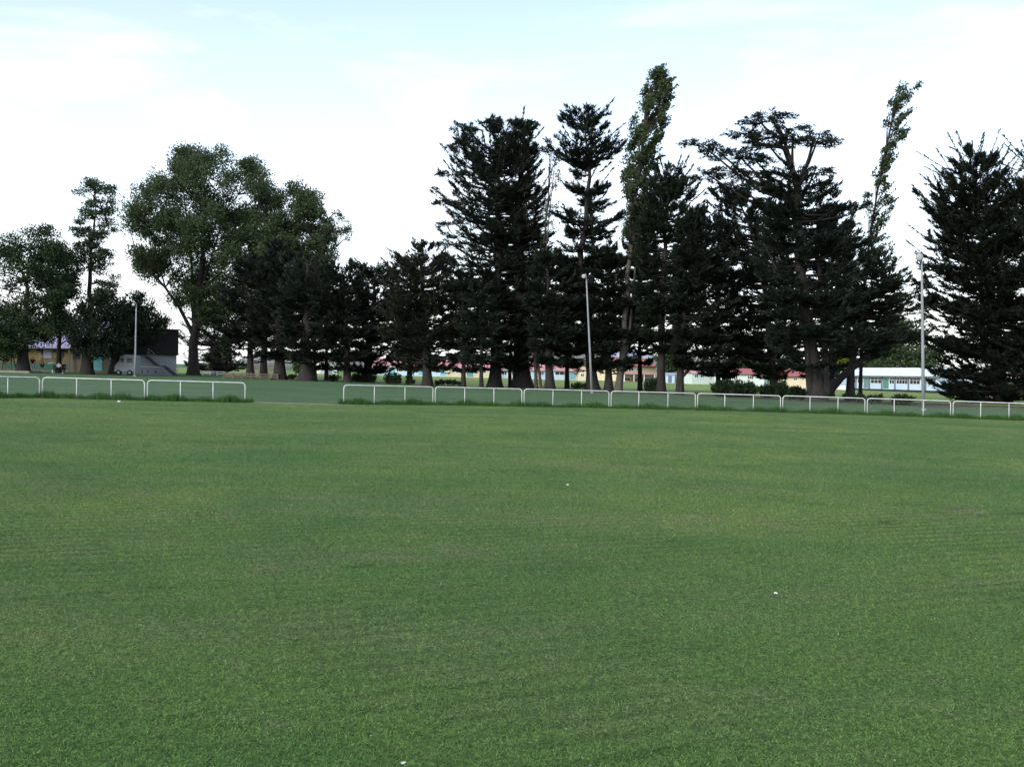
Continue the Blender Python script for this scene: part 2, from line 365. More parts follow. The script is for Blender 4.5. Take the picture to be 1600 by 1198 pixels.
class Prof:
    """crown outline surveyed at the tree's own distance: half widths each side of the trunk line at every height"""
    def __init__(s, base, Y, axis, rows):
        s.base = base
        ax = [at(px, py, Y)-base for px, py in axis]; ax[0] = np.zeros(3); s.ax = np.array(ax); o = np.argsort(s.ax[:, 2]); s.axz = s.ax[o]
        rr = []
        for py, xl, xr in rows:
            a = at(xl, py, Y)-base; b = at(xr, py, Y)-base; z = (a[2]+b[2])/2; rr.append((z, a[0], b[0]))
        rr.sort(); rr = np.array(rr); s.z = rr[:, 0]; s.l = rr[:, 1]; s.r = rr[:, 2]; s.z0, s.z1 = s.z[0], s.z[-1]
    def axis(s, z):
        z = np.asarray(z, float); return np.stack([np.interp(z, s.axz[:, 2], s.axz[:, 0]), np.interp(z, s.axz[:, 2], s.axz[:, 1]), z], -1)
    def lr(s, z): return np.interp(z, s.z, s.l), np.interp(z, s.z, s.r)
    def rad(s, z, phi):
        l, r = s.lr(z); a = s.axis(z)[..., 0]; cx = np.cos(phi)
        rx = np.maximum(np.where(cx > 0, r-a, a-l), .35); ry = np.maximum((r-l)*.45, .35)
        return 1/np.sqrt((cx/rx)**2+(np.sin(phi)/ry)**2)

def trunk_mb(P, rad0, top, flare=1.7, sides=10, rng=None):
    mb = MB(); zt = P.axz[-1, 2]*top
    zs = np.concatenate([[-.3, .0, .35, .9, 1.8], np.linspace(3, zt, 14)])
    pts = P.axis(zs); pts[0, 2] = -.3
    rr = [rad0*(1+(flare-1)*math.exp(-max(z, 0)/.9))*(1-.93*max(z, 0)/zt)**.75 if z < zt else rad0*.05 for z in zs]
    pts[6:, :2] += rng.normal(0, rad0*.22, (len(zs)-6, 2))
    mb.tube(pts, np.maximum(rr, .03), sides); return mb

def cypress(name, px, Y, axis, rows, label, seed, nb=150, tw=9, leaves=16, rad0=.45, L=.40, W=.115, rise=(.14, .8), zb=None, m='cyp', bark='bark', flare=1.8,
            spread=.12, side=1.5, plates=(), limbs=(), lo=.35, spl=(1.0, 2.1), tier=1.45, thin=1.25, cat='tree', group='trees in the row across the field', spike=0):
    rng = np.random.default_rng(seed); base = ground(px, Y); root = empty(name, base, 0, label, cat, group)
    P = Prof(base, Y, axis, rows); tm = trunk_mb(P, rad0, .97, flare, 10, rng)
    zz = np.linspace(P.z0, P.z1, 60); wt_ = np.maximum(P.lr(zz)[1]-P.lr(zz)[0], .4)**.8; cw = np.cumsum(wt_); cw /= cw[-1]
    zt = np.interp(rng.random(nb), cw, zz); zt = np.clip((np.round(zt/tier+.25*np.sin(zt*1.7))*tier)+rng.normal(0, tier*.16, nb), P.z0, P.z1); phi = (np.arange(nb)*2.39996+rng.normal(0, .3, nb)) % (2*PI)
    TA = []; TB = []
    for i in range(nb):
        r = P.rad(zt[i], phi[i])*(rng.uniform(.55, 1.08) if rng.random() < .7 else rng.uniform(.9, 1.12)); f = (zt[i]-P.z0)/(P.z1-P.z0+1e-6)
        sl_ = rise[0]+(rise[1]-rise[0])*f**3+rng.normal(0, .09); rs = sl_*r
        za = min(max(zt[i]-rs, lo*P.z0), P.axz[-1, 2]*.97); rs = zt[i]-za
        o = P.axis(za); tip_ax = P.axis(zt[i]); h = np.array([math.cos(phi[i]), math.sin(phi[i]), 0])
        T = np.linspace(0, 1, 7)[:, None]; tip = tip_ax+h*r; tip[2] = zt[i]
        C = o+(tip-o)*T; C[:, 2] = za+rs*T[:, 0]**1.5-.06*r*np.sin(PI*T[:, 0])
        C[1:-1] += rng.normal(0, .05*r, (5, 3))*np.array([1, 1, .5])
        if r > .8: tm.tube(C[::2], np.linspace(.03+.018*r, .012, 4), 4, False)
        tt = rng.uniform(.18, 1.0, tw)**.75; tt[0] = .97
        for j, t in enumerate(tt):
            q = t*6; k = min(int(q), 5); p = C[k]+(C[k+1]-C[k])*(q-k); d = unit(C[k+1]-C[k])
            sd = np.array([-h[1], h[0], 0])*(1 if j % 2 else -1)
            v = d*.9+sd*rng.uniform(.2, 1.0)+np.array([0, 0, rng.uniform(-.05, .28)]) if j else d+np.array([0, 0, .25])
            ln = side*rng.uniform(.55, 1.15)*(.45+.55*(1-t)+.25)*min(1, .35+r/3.5); TA.append(p-unit(v)*ln*.15); TB.append(p+unit(v)*ln*.85)
    ch = [spray(rng, np.array(TA), np.array(TB), max(6, int(leaves*thin)), spread, L, W, .36, .10)]
    if spike:                             # upright leading shoots on the top and flanks
        SA = []; SB = []
        for _ in range(spike):
            z = np.interp(rng.random()**.6, [0, 1], [P.z0+.35*(P.z1-P.z0), P.z1-.6]); ph = rng.uniform(0, 2*PI); rr = P.rad(z, ph)*rng.uniform(.7, 1.0)
            p = P.axis(z)+np.array([math.cos(ph), math.sin(ph), 0])*rr; v = np.array([math.cos(ph)*.75, math.sin(ph)*.75, rng.uniform(.45, 1.3)])
            q_ = p+unit(v)*rng.uniform(*spl); SA.append(p-unit(v)*.3); SB.append(q_); tm.tube([p*.7+P.axis(max(z-.8, .5))*.3, p, q_], [.05, .04, .012], 4, False)
        ch.append(spray(rng, np.array(SA), np.array(SB), 40, .07, L*.8, W*.9, .3, .1))
    for (cx, cy, hw, hh_, ox, oy) in plates:   # flat layered tiers on long limbs
        c = at(cx, cy, Y)-base; o = at(ox, oy, Y)-base; o = P.axis(o[2]); a = hw*Y/FPX; dz = rng.normal(0, a*.35); c = c+np.array([0, dz, 0])
        mid = o*.45+c*.55+np.array([0, 0, -.10*np.linalg.norm(c-o)]); tm.tube([o, mid, c+np.array([0, 0, -.1])], [.16, .11, .05], 6, False)
        n = int(16+a*a*3.2); ph = rng.uniform(0, 2*PI, n); q = np.sqrt(rng.random(n)); e = np.stack([np.cos(ph)*q*a, np.sin(ph)*q*a*.8, -(q**2)*hh_*Y/FPX+rng.normal(0, .12, n)], 1)
        A = c+e*.72; B = c+e+np.stack([np.cos(ph)*.55, np.sin(ph)*.55, rng.uniform(-.25, .12, n)], 1)
        ch.append(spray(rng, A, B, 26, .17, L*.75, W*.9, .6, -.05))
        for kk in range(0, n, 4): tm.tube([c*.85+o*.15, B[kk]], [.04, .015], 4, False)
    for pts_, r_a, r_b in limbs:
        q = [at(x, y, Y)-base+np.array([0, dy, 0]) for x, y, dy in pts_]; tm.tube(q, np.linspace(r_a, r_b, len(q)), 8, False)
    leafmesh('crown', ch, M[m], root); tm.build('trunk', M[bark], root, True); return root

def broadleaf(name, px, Y, axis, rows, label, seed, nc=170, cr_=(.8, 1.5), leaves=110, L=.34, W=.24, rad0=.5, m='broad', bark='bark', flat=.75, shell=.55, forks=(), cat='tree',
              group='trees in the row across the field', lean=(0, 0, .1), top=.8, flare=1.5, twigs=True, lobes=0, lsig=1.2):
    rng = np.random.default_rng(seed); base = ground(px, Y); root = empty(name, base, 0, label, cat, group)
    P = Prof(base, Y, axis, rows); tm = trunk_mb(P, rad0, top, flare, 10, rng)
    zz = np.linspace(P.z0, P.z1, 60); w = np.maximum(P.lr(zz)[1]-P.lr(zz)[0], .4)**1.3; cw = np.cumsum(w); cw /= cw[-1]
    z = np.interp(rng.random(nc), cw, zz); l, r = P.lr(z); ph = rng.uniform(0, 2*PI, nc)
    q = rng.random(nc)**shell; R_ = np.minimum(rng.uniform(cr_[0], cr_[1], nc), np.maximum((r-l)*.42, .3))
    mid = (l+r)/2; hx_ = np.maximum((r-l)/2-R_*.75, .05); hy = np.maximum((r-l)*.45-R_*.7, .05)
    c = np.stack([mid+np.cos(ph)*q*hx_, np.interp(z, P.axz[:, 2], P.axz[:, 1])+np.sin(ph)*q*hy, z], 1)
    if lobes:                              # leaf masses gathered round separate limbs, with gaps between them
        cen = c[:lobes]; c = cen[rng.integers(0, lobes, nc)]+rng.normal(0, lsig, (nc, 3))*np.array([1, 1, .8]); c[:lobes//2] = cen[:lobes//2]
        lz, rz_ = P.lr(c[:, 2]); c[:, 0] = np.clip(c[:, 0], lz+R_*.6, np.maximum(rz_-R_*.6, lz+R_*.6)); c[:, 2] = np.minimum(c[:, 2], P.z1-R_*.5)
    k = nc*leaves; ci = np.repeat(np.arange(nc), leaves)
    e = unit(rng.normal(0, 1, (k, 3)))*rng.random((k, 1))**.45; e[:, 2] *= flat
    pos = c[ci]+e*R_[ci][:, None]*rng.uniform(.75, 1.2, (k, 1))
    d = unit(rng.normal(0, .7, (k, 3))+e*.6+np.array(lean)); s = unit(np.cross(d, rng.normal(0, 1, (k, 3))))*W*.5*rng.uniform(.7, 1.3, (k, 1)); ll = L*rng.uniform(.6, 1.35, (k, 1))
    V = np.stack([pos, pos+s+d*ll*.45, pos+d*ll, pos-s+d*ll*.5], 1)
    fk = []
    for pts_, ra, rb in forks:
        qv = [at(x, y, Y)-base+np.array([0, dy, 0]) for x, y, dy in pts_]; tm.tube(qv, np.linspace(ra, rb, len(qv)), 8, False); fk += qv
    src = [P.axis(zv) for zv in np.linspace(P.z0*.8, P.axz[-1, 2]*top, 8)]+fk; src = np.array(src)
    if twigs:
        for i in range(0, nc, 2):
            dd = np.linalg.norm(src-c[i], axis=1)+np.maximum(0, src[:, 2]-c[i][2]+.5)*3; o = src[int(np.argmin(dd))]
            mm = (o+c[i])/2+rng.normal(0, .25, 3)+np.array([0, 0, .2]); tm.tube([o, mm, c[i]], [.10, .06, .02], 5, False)
            if i % 3 == 0: src = np.vstack([src, mm[None], c[i][None]])
    leafmesh('crown', [V], M[m], root); tm.build('trunk', M[bark], root, True); return root

def poplar(name, px, Y, axis, rows, label, seed, nb=90, leaves=60, L=.30, W=.24, rad0=.3, m='pop', bark='bark', wind=.55, stems=(), group='trees in the row across the field', top=.98):
    """narrow columnar tree, steep shoots combed to one side by the wind"""
    rng = np.random.default_rng(seed); base = ground(px, Y); root = empty(name, base, 0, label, 'tree', group)
    P = Prof(base, Y, axis, rows); tm = trunk_mb(P, rad0, top, 1.4, 8, rng); TA = []; TB = []
    for i in range(nb):                    # every steep shoot ends in a leafy plume
        z = P.z0+(P.z1-P.z0)*((i+rng.random())/nb)**.92; l, r = P.lr(z); u = rng.random()**.8; w_ = (r-l)/2
        p = np.array([l+(r-l)*u, P.axis(z)[1]+rng.normal(0, .4)*w_, z]); za = max(z-rng.uniform(2.0, 4.5), P.z0*.75); o = P.axis(za)
        tm.tube([o, (o*.5+p*.5)+np.array([-(p[0]-o[0])*.12, 0, .3]), p], [.05, .035, .012], 4, False)
        v = unit(np.array([wind*(.35+.9*u)+rng.normal(0, .12), rng.normal(0, .25), .75])); ln = rng.uniform(.8, 1.5)*(.7+.25*w_)
        for q in range(6):
            c_ = p+rng.normal(0, .16+.05*w_, 3)*np.array([1, 1, .6]); TA.append(c_-v*ln*rng.uniform(.2, .7)); TB.append(c_+(v+rng.normal(0, .18, 3))*ln*rng.uniform(.3, .75))
    V = spray(rng, np.array(TA), np.array(TB), leaves, .14, L, W, .8, .05, True)
    for pts_, ra, rb in stems:
        qv = [at(x, y, Y)-base+np.array([0, dy, 0]) for x, y, dy in pts_]; tm.tube(qv, np.linspace(ra, rb, len(qv)), 7, False)
    leafmesh('crown', [V], M[m], root); tm.build('trunk', M[bark], root, True); return root

# ---- trees of the playground end
broadleaf('oak_tree', 36, 115, [(36, 582), (36, 545), (38, 500), (45, 420), (50, 370)], [(352, 45, 78), (368, 20, 98), (385, -10, 106), (420, -40, 112), (460, -60, 118), (500, -60, 118), (525, -50, 100), (543, -30, 40)],
          'round dark green broadleaf tree over the lavender roofed clubhouse, its trunk behind the yellow swing', 11, 190, (.7, 1.5), 200, .26, .18, rad0=.62, lobes=84, lsig=.8, m='oak', top=.75)
broadleaf('oak_tree', 92, 124, [(92, 583), (92, 540), (95, 480), (95, 400)], [(372, 75, 108), (400, 60, 118), (440, 50, 128), (490, 52, 138), (530, 60, 130)],
          'smaller broadleaf tree between the round oak and the umbrella pine', 12, 100, (.7, 1.3), 170, .26, .18, rad0=.3, lobes=44, lsig=.7, m='oak', top=.7)
broadleaf('pine_tree', 140, 127, [(136, 583), (138, 500), (141, 420), (146, 340), (150, 295)],
          [(279, 132, 170), (290, 118, 186), (306, 112, 190), (318, 112, 188), (330, 125, 180), (345, 106, 186), (362, 102, 184), (374, 120, 178), (392, 108, 182), (412, 115, 182), (432, 128, 188), (452, 120, 190), (475, 120, 185)],
          'tall pine with stacked rounded foliage pads and a bare upper trunk', 13, 105, (.6, 1.25), 120, .30, .14, .42, 'pine', 'barkd', .42, .45, top=.93)
broadleaf('holm_oak', 136, 116, [(136, 585), (135, 545), (140, 500), (150, 470)], [(455, 150, 185), (470, 120, 200), (500, 98, 205), (530, 96, 215), (552, 105, 200)],
          'very dark dense tree with a thick trunk beside the clubhouse window', 14, 120, (.7, 1.3), 130, .26, .18, .62, 'holm', 'barkd')
broadleaf('holm_oak', 178, 126, [(178, 584), (180, 545), (195, 500), (205, 475)], [(462, 200, 228), (472, 180, 246), (490, 170, 262), (515, 165, 278), (540, 165, 250), (556, 160, 205)],
          'dark dense tree spreading over the pavilion upper storey', 15, 130, (.7, 1.3), 130, .26, .18, .55, 'holm', 'barkd')
broadleaf('plane_tree', 302, 140, [(302, 586), (302, 540), (304, 505), (312, 450), (322, 330), (330, 260)],
          [(231, 288, 318), (240, 262, 385), (252, 255, 405), (270, 238, 430), (300, 203, 445), (335, 192, 448), (375, 186, 440), (410, 188, 436), (430, 205, 432), (450, 232, 428), (470, 268, 425), (495, 296, 420), (515, 318, 400)],
          'biggest broadleaf tree, a forked grey trunk under a broad domed crown', 16, 540, (.8, 1.7), 230, .27, .19, .72, 'broad', 'bark', 1.0, .4, lean=(.1, 0, .5), lobes=240, lsig=.8,
          forks=[([(301, 520, 0), (282, 480, -.6), (262, 450, -1), (240, 425, -1.2), (222, 412, -1.5)], .28, .06), ([(302, 505, 0), (300, 440, .5), (292, 360, .6), (285, 300, .5)], .26, .06), ([(306, 480, 0), (330, 410, -.5), (355, 330, -.8)], .25, .06), ([(262, 450, -1), (245, 380, -1)], .12, .04)])
broadleaf('sycamore_tree', 412, 134, [(412, 592), (412, 540), (425, 470), (440, 380), (450, 310)],
          [(250, 385, 412), (262, 375, 440), (280, 375, 468), (296, 380, 498), (315, 400, 514), (340, 395, 520), (380, 392, 520), (425, 392, 515), (470, 385, 505), (515, 395, 490)],
          'olive green broadleaf tree leaning against the domed plane tree', 17, 320, (.8, 1.5), 210, .27, .19, rad0=.45, bark='barkd', lobes=96, lsig=.85)
broadleaf('ash_tree', 492, 131, [(488, 594), (492, 500), (500, 430), (515, 380), (530, 340)], [(322, 505, 530), (340, 500, 552), (360, 492, 554), (385, 488, 540), (410, 486, 528), (435, 485, 520)],
          'thin half bare tree showing pale branches against the sky', 18, 64, (.3, .75), 40, .24, .17, .22, 'broad', 'bark', .8, .6,
          forks=[([(502, 425, 0), (525, 385, .3), (545, 345, .5)], .09, .02), ([(500, 430, 0), (505, 380, 0), (508, 330, .2)], .08, .02), ([(512, 420, 0), (530, 400, .2), (548, 368, .3)], .06, .015)])
cypress('cypress_tree', 335, 152, [(335, 586), (335, 500), (335, 468)], [(466, 325, 345), (485, 305, 362), (510, 283, 378), (540, 276, 388), (560, 278, 388), (576, 300, 380)],
        'low cypress filling the gap behind the forked plane trunk', 19, 110, 8, 14, rad0=.3)
cypress('cypress_tree', 391, 124, [(391, 592), (391, 480), (395, 400)], [(398, 375, 415), (440, 355, 435), (490, 345, 452), (525, 345, 445), (552, 358, 430)],
        'dark cypress standing over the rustic post and rail fence', 20, 150, 9, 18, .4)
cypress('cypress_tree', 437, 120, [(437, 593), (437, 500), (440, 385)], [(380, 425, 460), (430, 400, 485), (480, 390, 492), (520, 392, 492), (555, 410, 475)],
        'cypress with a flared foot at the end of the pale palings', 21, 150, 9, 18, rad0=.62, flare=1.7)
cypress('cypress_tree', 479, 116, [(479, 595), (479, 500), (480, 405)], [(400, 465, 495), (425, 445, 530), (460, 435, 540), (500, 432, 540), (540, 436, 532), (566, 455, 508)],
        'cypress with the widest bell shaped foot, next to the white shed', 22, 160, 9, 18, m='cypl', rad0=.66, flare=2.0)
cypress('cypress_tree', 510, 125, [(510, 594), (510, 500), (512, 435)], [(430, 500, 525), (460, 480, 540), (510, 475, 545), (555, 488, 540), (575, 495, 530)],
        'slim cypress stem between the bell footed cypress and its stouter neighbour', 23, 110, 8, 16, rad0=.24, flare=1.3)
cypress('cypress_tree', 543, 115, [(545, 597), (541, 540), (538, 480), (536, 415)], [(408, 525, 552), (424, 505, 572), (455, 492, 590), (500, 492, 600), (545, 500, 595), (576, 522, 568)],
        'cypress with a leaning stem, nearest the gap end post of the fence', 24, 150, 9, 18, rad0=.40, flare=1.4, spike=16)
cypress('cypress_tree', 574, 120, [(574, 598), (577, 520), (590, 412)], [(405, 578, 602), (420, 558, 630), (455, 545, 642), (500, 540, 648), (550, 548, 640), (580, 558, 612)],
        'cypress rooted in a clump of dark scrub at the start of the blue classrooms', 25, 150, 9, 18, rad0=.48, spike=16)
cypress('cypress_tree', 668, 105, [(668, 604), (666, 540), (662, 480), (660, 385)], [(383, 640, 676), (402, 612, 700), (430, 602, 722), (470, 598, 732), (515, 598, 732), (550, 608, 725), (574, 632, 702)],
        'low broad cypress standing alone in front of the pink roofed blue classrooms', 26, 200, 9, 18, m='cypo', L=.34, rad0=.45, flare=1.5, spike=20)
cypress('cypress_tree', 640, 124, [(640, 600), (640, 520), (635, 420)], [(410, 622, 650), (440, 600, 680), (490, 590, 690), (540, 595, 690), (572, 610, 680)],
        'cypress half hidden behind the lone low cypress', 27, 120, 8, 16, rad0=.28)
# ---- the tall middle group
cypress('cypress_tree', 773, 106, [(773, 606), (775, 560), (778, 400), (775, 200)],
        [(190, 758, 780), (198, 714, 812), (212, 712, 836), (228, 696, 846), (250, 712, 842), (275, 698, 846), (295, 690, 846), (311, 674, 852), (335, 702, 850), (360, 692, 850), (385, 688, 850), (420, 690, 850), (460, 694, 850), (510, 700, 850), (550, 712, 845), (575, 736, 825)],
        'tall dark cypress with ragged shelves reaching out over the low cypresses', 28, 270, 10, 17, rad0=.55, spike=34, side=1.7,
        plates=[(700, 312, 22, 5, 775, 352), (716, 226, 18, 3, 775, 262), (728, 200, 18, 2, 775, 240), (705, 268, 18, 4, 775, 300), (706, 345, 20, 5, 775, 380), (842, 232, 16, 4, 780, 262), (818, 192, 18, 1, 785, 225), (765, 194, 18, 0, 780, 220), (700, 378, 20, 6, 775, 410)])
cypress('cypress_tree', 816, 107, [(816, 608), (814, 540), (812, 450), (812, 300), (815, 190)], [(184, 805, 822), (192, 800, 836), (215, 790, 840), (260, 778, 850), (320, 770, 858), (400, 765, 862), (480, 765, 868), (540, 772, 868), (572, 788, 850)],
        'tall cypress with a very wide flared trunk, in the middle of the row', 29, 270, 10, 16, m='cypo', rad0=.82, flare=1.8, spike=14)
cypress('cypress_tree', 724, 104, [(724, 605), (725, 540), (728, 450)], [(430, 715, 742), (470, 695, 760), (520, 690, 765), (560, 700, 755), (578, 710, 742)], 'thin stemmed cypress by the cream wall and teal door', 30, 120, 8, 16, rad0=.24, flare=1.3)
cypress('cypress_tree', 752, 102, [(753, 606), (752, 540), (748, 470)], [(440, 735, 760), (480, 720, 785), (530, 715, 790), (566, 728, 780)], 'thin cypress stem hard against the tall ragged cypress', 31, 90, 8, 14, rad0=.20, flare=1.3, m='cypl')
cypress('cypress_tree', 797, 109, [(795, 606), (796, 560), (805, 500), (806, 420)], [(400, 790, 815), (450, 775, 830), (510, 770, 835), (560, 780, 820)], 'slender cypress squeezed beside the wide flared trunk', 32, 90, 8, 14, rad0=.19, flare=1.2)
poplar('gum_tree', 838, 105, [(832, 608), (836, 540), (842, 470), (850, 380), (858, 290), (862, 235)], [(232, 852, 872), (262, 846, 872), (300, 846, 870), (340, 844, 868), (390, 840, 866), (450, 836, 862)],
       'thin pale multi stemmed gum with wispy leaves between the two tall cypresses', 33, 26, 8, .22, .14, .17, 'pop', 'barkp', .15,
       stems=[([(846, 609, 0), (840, 560, .3), (838, 480, .3), (832, 420, .2)], .17, .06), ([(850, 609, 0), (868, 540, .4), (880, 490, .4)], .15, .05), ([(838, 540, 0), (852, 400, -.4), (866, 260, -.5)], .12, .03)])
cypress('cypress_tree', 860, 100, [(860, 610), (857, 560), (855, 480), (855, 400)], [(390, 845, 870), (430, 830, 890), (480, 825, 900), (530, 830, 905), (566, 842, 880)],
        'straight trunked cypress just in front of the pale gum stems', 34, 180, 8, 15, rad0=.42, flare=1.4)
cypress('cypress_tree', 926, 103, [(932, 612), (922, 550), (914, 480), (906, 430), (908, 380), (918, 320), (921, 250), (912, 178)],
        [(172, 902, 926), (178, 880, 952), (190, 876, 940), (205, 846, 950), (216, 848, 966), (232, 852, 972), (246, 880, 968), (262, 898, 945), (284, 895, 945), (300, 882, 948), (312, 905, 940), (330, 876, 962), (345, 862, 972), (362, 890, 960), (385, 876, 965), (420, 868, 968), (450, 872, 970), (490, 862, 975), (540, 862, 975), (572, 882, 962)],
        'tallest cypress, flat tiers on a bare leaning trunk behind the middle light pole', 35, 250, 9, 17, rad0=.50, flare=1.9, rise=(.12, .6), side=1.4, spike=16, limbs=[([(926, 585, .2), (922, 500, .3), (928, 400, .3), (922, 300, .2)], .32, .14)])
cypress('cypress_tree', 951, 102, [(951, 612), (951, 540), (950, 400)], [(375, 938, 965), (420, 920, 985), (470, 915, 1000), (530, 918, 1000), (575, 930, 985)], 'short dark cypress between the middle light pole and the leaning poplar', 36, 200, 9, 17, rad0=.34)
poplar('poplar_tree', 966, 101, [(964, 613), (972, 560), (980, 470), (988, 350), (1000, 250), (1012, 170), (1026, 116)],
       [(112, 1014, 1040), (122, 1008, 1043), (138, 1000, 1042), (150, 996, 1048), (165, 992, 1044), (185, 987, 1034), (205, 982, 1038), (225, 976, 1032), (250, 970, 1026), (280, 972, 1018), (320, 975, 1015), (370, 975, 1008)],
       'tall poplar with its full leafy plume bent by the wind, tallest of the two poplars', 37, 105, 30, .24, .17, .34, 'pop', 'barkp', .6,
       stems=[([(968, 608, 0), (984, 520, .3), (992, 430, .2), (1000, 330, .1), (1016, 240, 0)], .2, .04)])
cypress('cypress_tree', 1033, 100, [(1033, 615), (1033, 540), (1034, 470), (1040, 380), (1046, 262)], [(256, 1038, 1052), (268, 1018, 1078), (285, 1008, 1090), (310, 998, 1098), (340, 986, 1098), (380, 984, 1102), (430, 985, 1106), (475, 990, 1102), (520, 1000, 1085), (545, 1010, 1065)],
        'cypress on a straight grey bare trunk with upright spiky shoots on top', 38, 260, 10, 17, rad0=.42, flare=1.35, spike=40, m='cypl')
cypress('cypress_tree', 1062, 97, [(1062, 618), (1064, 560), (1070, 480), (1085, 340)], [(326, 1082, 1102), (355, 1062, 1120), (400, 1058, 1138), (450, 1056, 1148), (500, 1058, 1152), (545, 1072, 1152), (572, 1085, 1140)],
        'cypress with one low bare limb reaching towards the large bushes', 39, 250, 9, 17, rad0=.36, flare=1.3, spike=18, limbs=[([(1065, 590, 0), (1078, 575, -.3), (1098, 562, -.6), (1112, 552, -.8)], .16, .06)])
cypress('cypress_tree', 1211, 103, [(1211, 619), (1206, 560), (1197, 460), (1180, 380), (1150, 300)], [(292, 1120, 1158), (315, 1106, 1180), (345, 1100, 1215), (390, 1100, 1238), (430, 1098, 1245), (480, 1106, 1255), (520, 1115, 1262), (555, 1135, 1260), (590, 1186, 1230)],
        'airy dark cypress rising from the bushes in front of the cream house', 40, 340, 9, 15, rad0=.42, flare=1.3, side=1.4, spike=24)
cypress('cedar_tree', 1276, 85, [(1276, 628), (1270, 540), (1254, 440), (1246, 340), (1243, 280), (1225, 215), (1206, 174)],
        [(268, 1200, 1290), (288, 1205, 1325), (300, 1200, 1340), (335, 1192, 1348), (380, 1182, 1352), (430, 1185, 1356), (480, 1195, 1368), (520, 1205, 1378), (555, 1215, 1345), (588, 1240, 1312)],
        'huge cedar with a fat fluted trunk and flat spreading top tiers', 41, 270, 9, 17, rad0=.62, m='cedar', flare=1.75, rise=(.1, .35), side=1.3,
        plates=[(1206, 176, 34, 5, 1210, 215), (1182, 190, 26, 6, 1212, 220), (1226, 200, 30, 6, 1216, 222), (1160, 202, 22, 4, 1216, 232), (1205, 212, 40, 7, 1222, 240), (1238, 214, 36, 8, 1236, 260), (1282, 208, 24, 10, 1246, 290), (1268, 222, 30, 7, 1246, 290), (1200, 226, 34, 8, 1240, 262),
                (1090, 224, 26, 8, 1240, 310), (1120, 230, 28, 9, 1240, 310), (1150, 238, 34, 10, 1240, 310), (1175, 246, 36, 12, 1242, 300), (1140, 262, 34, 12, 1242, 318), (1105, 272, 30, 10, 1244, 330), (1178, 270, 40, 12, 1244, 320), (1148, 290, 40, 12, 1246, 340), (1215, 282, 34, 9, 1246, 340), (1175, 310, 36, 12, 1248, 350), (1278, 262, 24, 8, 1246, 320)],
        limbs=[([(1246, 300, 0), (1258, 265, -.2), (1270, 215, -.4)], .17, .07), ([(1244, 290, 0), (1232, 250, .3), (1220, 215, .4)], .17, .06), ([(1290, 615, -.2), (1286, 520, -.3), (1278, 430, -.4), (1272, 360, -.3)], .34, .08), ([(1264, 612, -.3), (1258, 540, -.4), (1240, 470, -.4), (1205, 420, -.4)], .30, .06), ([(1254, 470, 0), (1220, 440, -.4), (1190, 380, -.6)], .2, .05)])
cypress('cypress_tree', 1328, 91, [(1320, 629), (1330, 570), (1345, 500), (1365, 430)], [(398, 1340, 1396), (412, 1330, 1402), (430, 1322, 1440), (450, 1312, 1446), (475, 1306, 1452), (495, 1304, 1472), (515, 1302, 1462), (535, 1306, 1412), (560, 1318, 1362)],
        'slanting cypress with heavy bare limbs and open layered sprays beside the cedar', 42, 210, 8, 15, m='cypl', rad0=.40, flare=1.3, rise=(.1, .3), side=1.3,
        limbs=[([(1288, 618, -.3), (1312, 590, -.3), (1345, 562, -.2), (1375, 535, 0), (1398, 500, 0)], .42, .14), ([(1330, 560, 0), (1318, 480, .2), (1310, 400, .3)], .25, .06), ([(1370, 540, 0), (1400, 480, -.4), (1425, 465, -.5)], .14, .04)])
poplar('poplar_tree', 1344, 108, [(1338, 618), (1348, 470), (1356, 390), (1368, 320), (1382, 240), (1400, 165), (1426, 136)],
       [(132, 1412, 1434), (142, 1400, 1430), (155, 1396, 1424), (172, 1389, 1416), (190, 1386, 1418), (210, 1382, 1412), (232, 1378, 1398), (250, 1376, 1392), (262, 1372, 1384), (280, 1364, 1384), (310, 1352, 1388), (340, 1346, 1386), (375, 1344, 1384), (410, 1340, 1378)],
       'thin bowed poplar with sparse leaves blown to one side, next to the cedar', 43, 58, 26, .22, .16, .2, 'pop', 'bark', .8, stems=[([(1372, 290, 0), (1390, 268, -.1), (1412, 256, -.2)], .04, .015)])
cypress('cypress_tree', 1566, 99, [(1567, 631), (1560, 560), (1545, 450), (1530, 350), (1519, 236)],
        [(230, 1513, 1524), (248, 1500, 1545), (262, 1478, 1572), (280, 1470, 1580), (298, 1442, 1592), (320, 1448, 1600), (345, 1462, 1612), (372, 1452, 1622), (410, 1446, 1632), (450, 1448, 1640), (500, 1452, 1645), (550, 1456, 1650), (595, 1462, 1650), (620, 1470, 1640)],
        'massive dark cypress with spiky shoots and foliage down to the grass, at the fence end', 44, 420, 11, 18, rad0=.6, spike=90, thin=1.75, spl=(1.5, 3.4), side=1.8, m='cyp', lo=.1)
cypress('cypress_tree', 1640, 95, [(1640, 634), (1640, 500), (1625, 250)], [(238, 1610, 1640), (262, 1585, 1670), (300, 1572, 1690), (360, 1568, 1705), (450, 1565, 1712), (540, 1568, 1712), (615, 1580, 1700)],
        'dark cypress cut by the picture edge, beside the massive spiky one', 45, 260, 9, 15, rad0=.55, spike=50, spl=(1.5, 3.2), side=1.8, lo=.1)
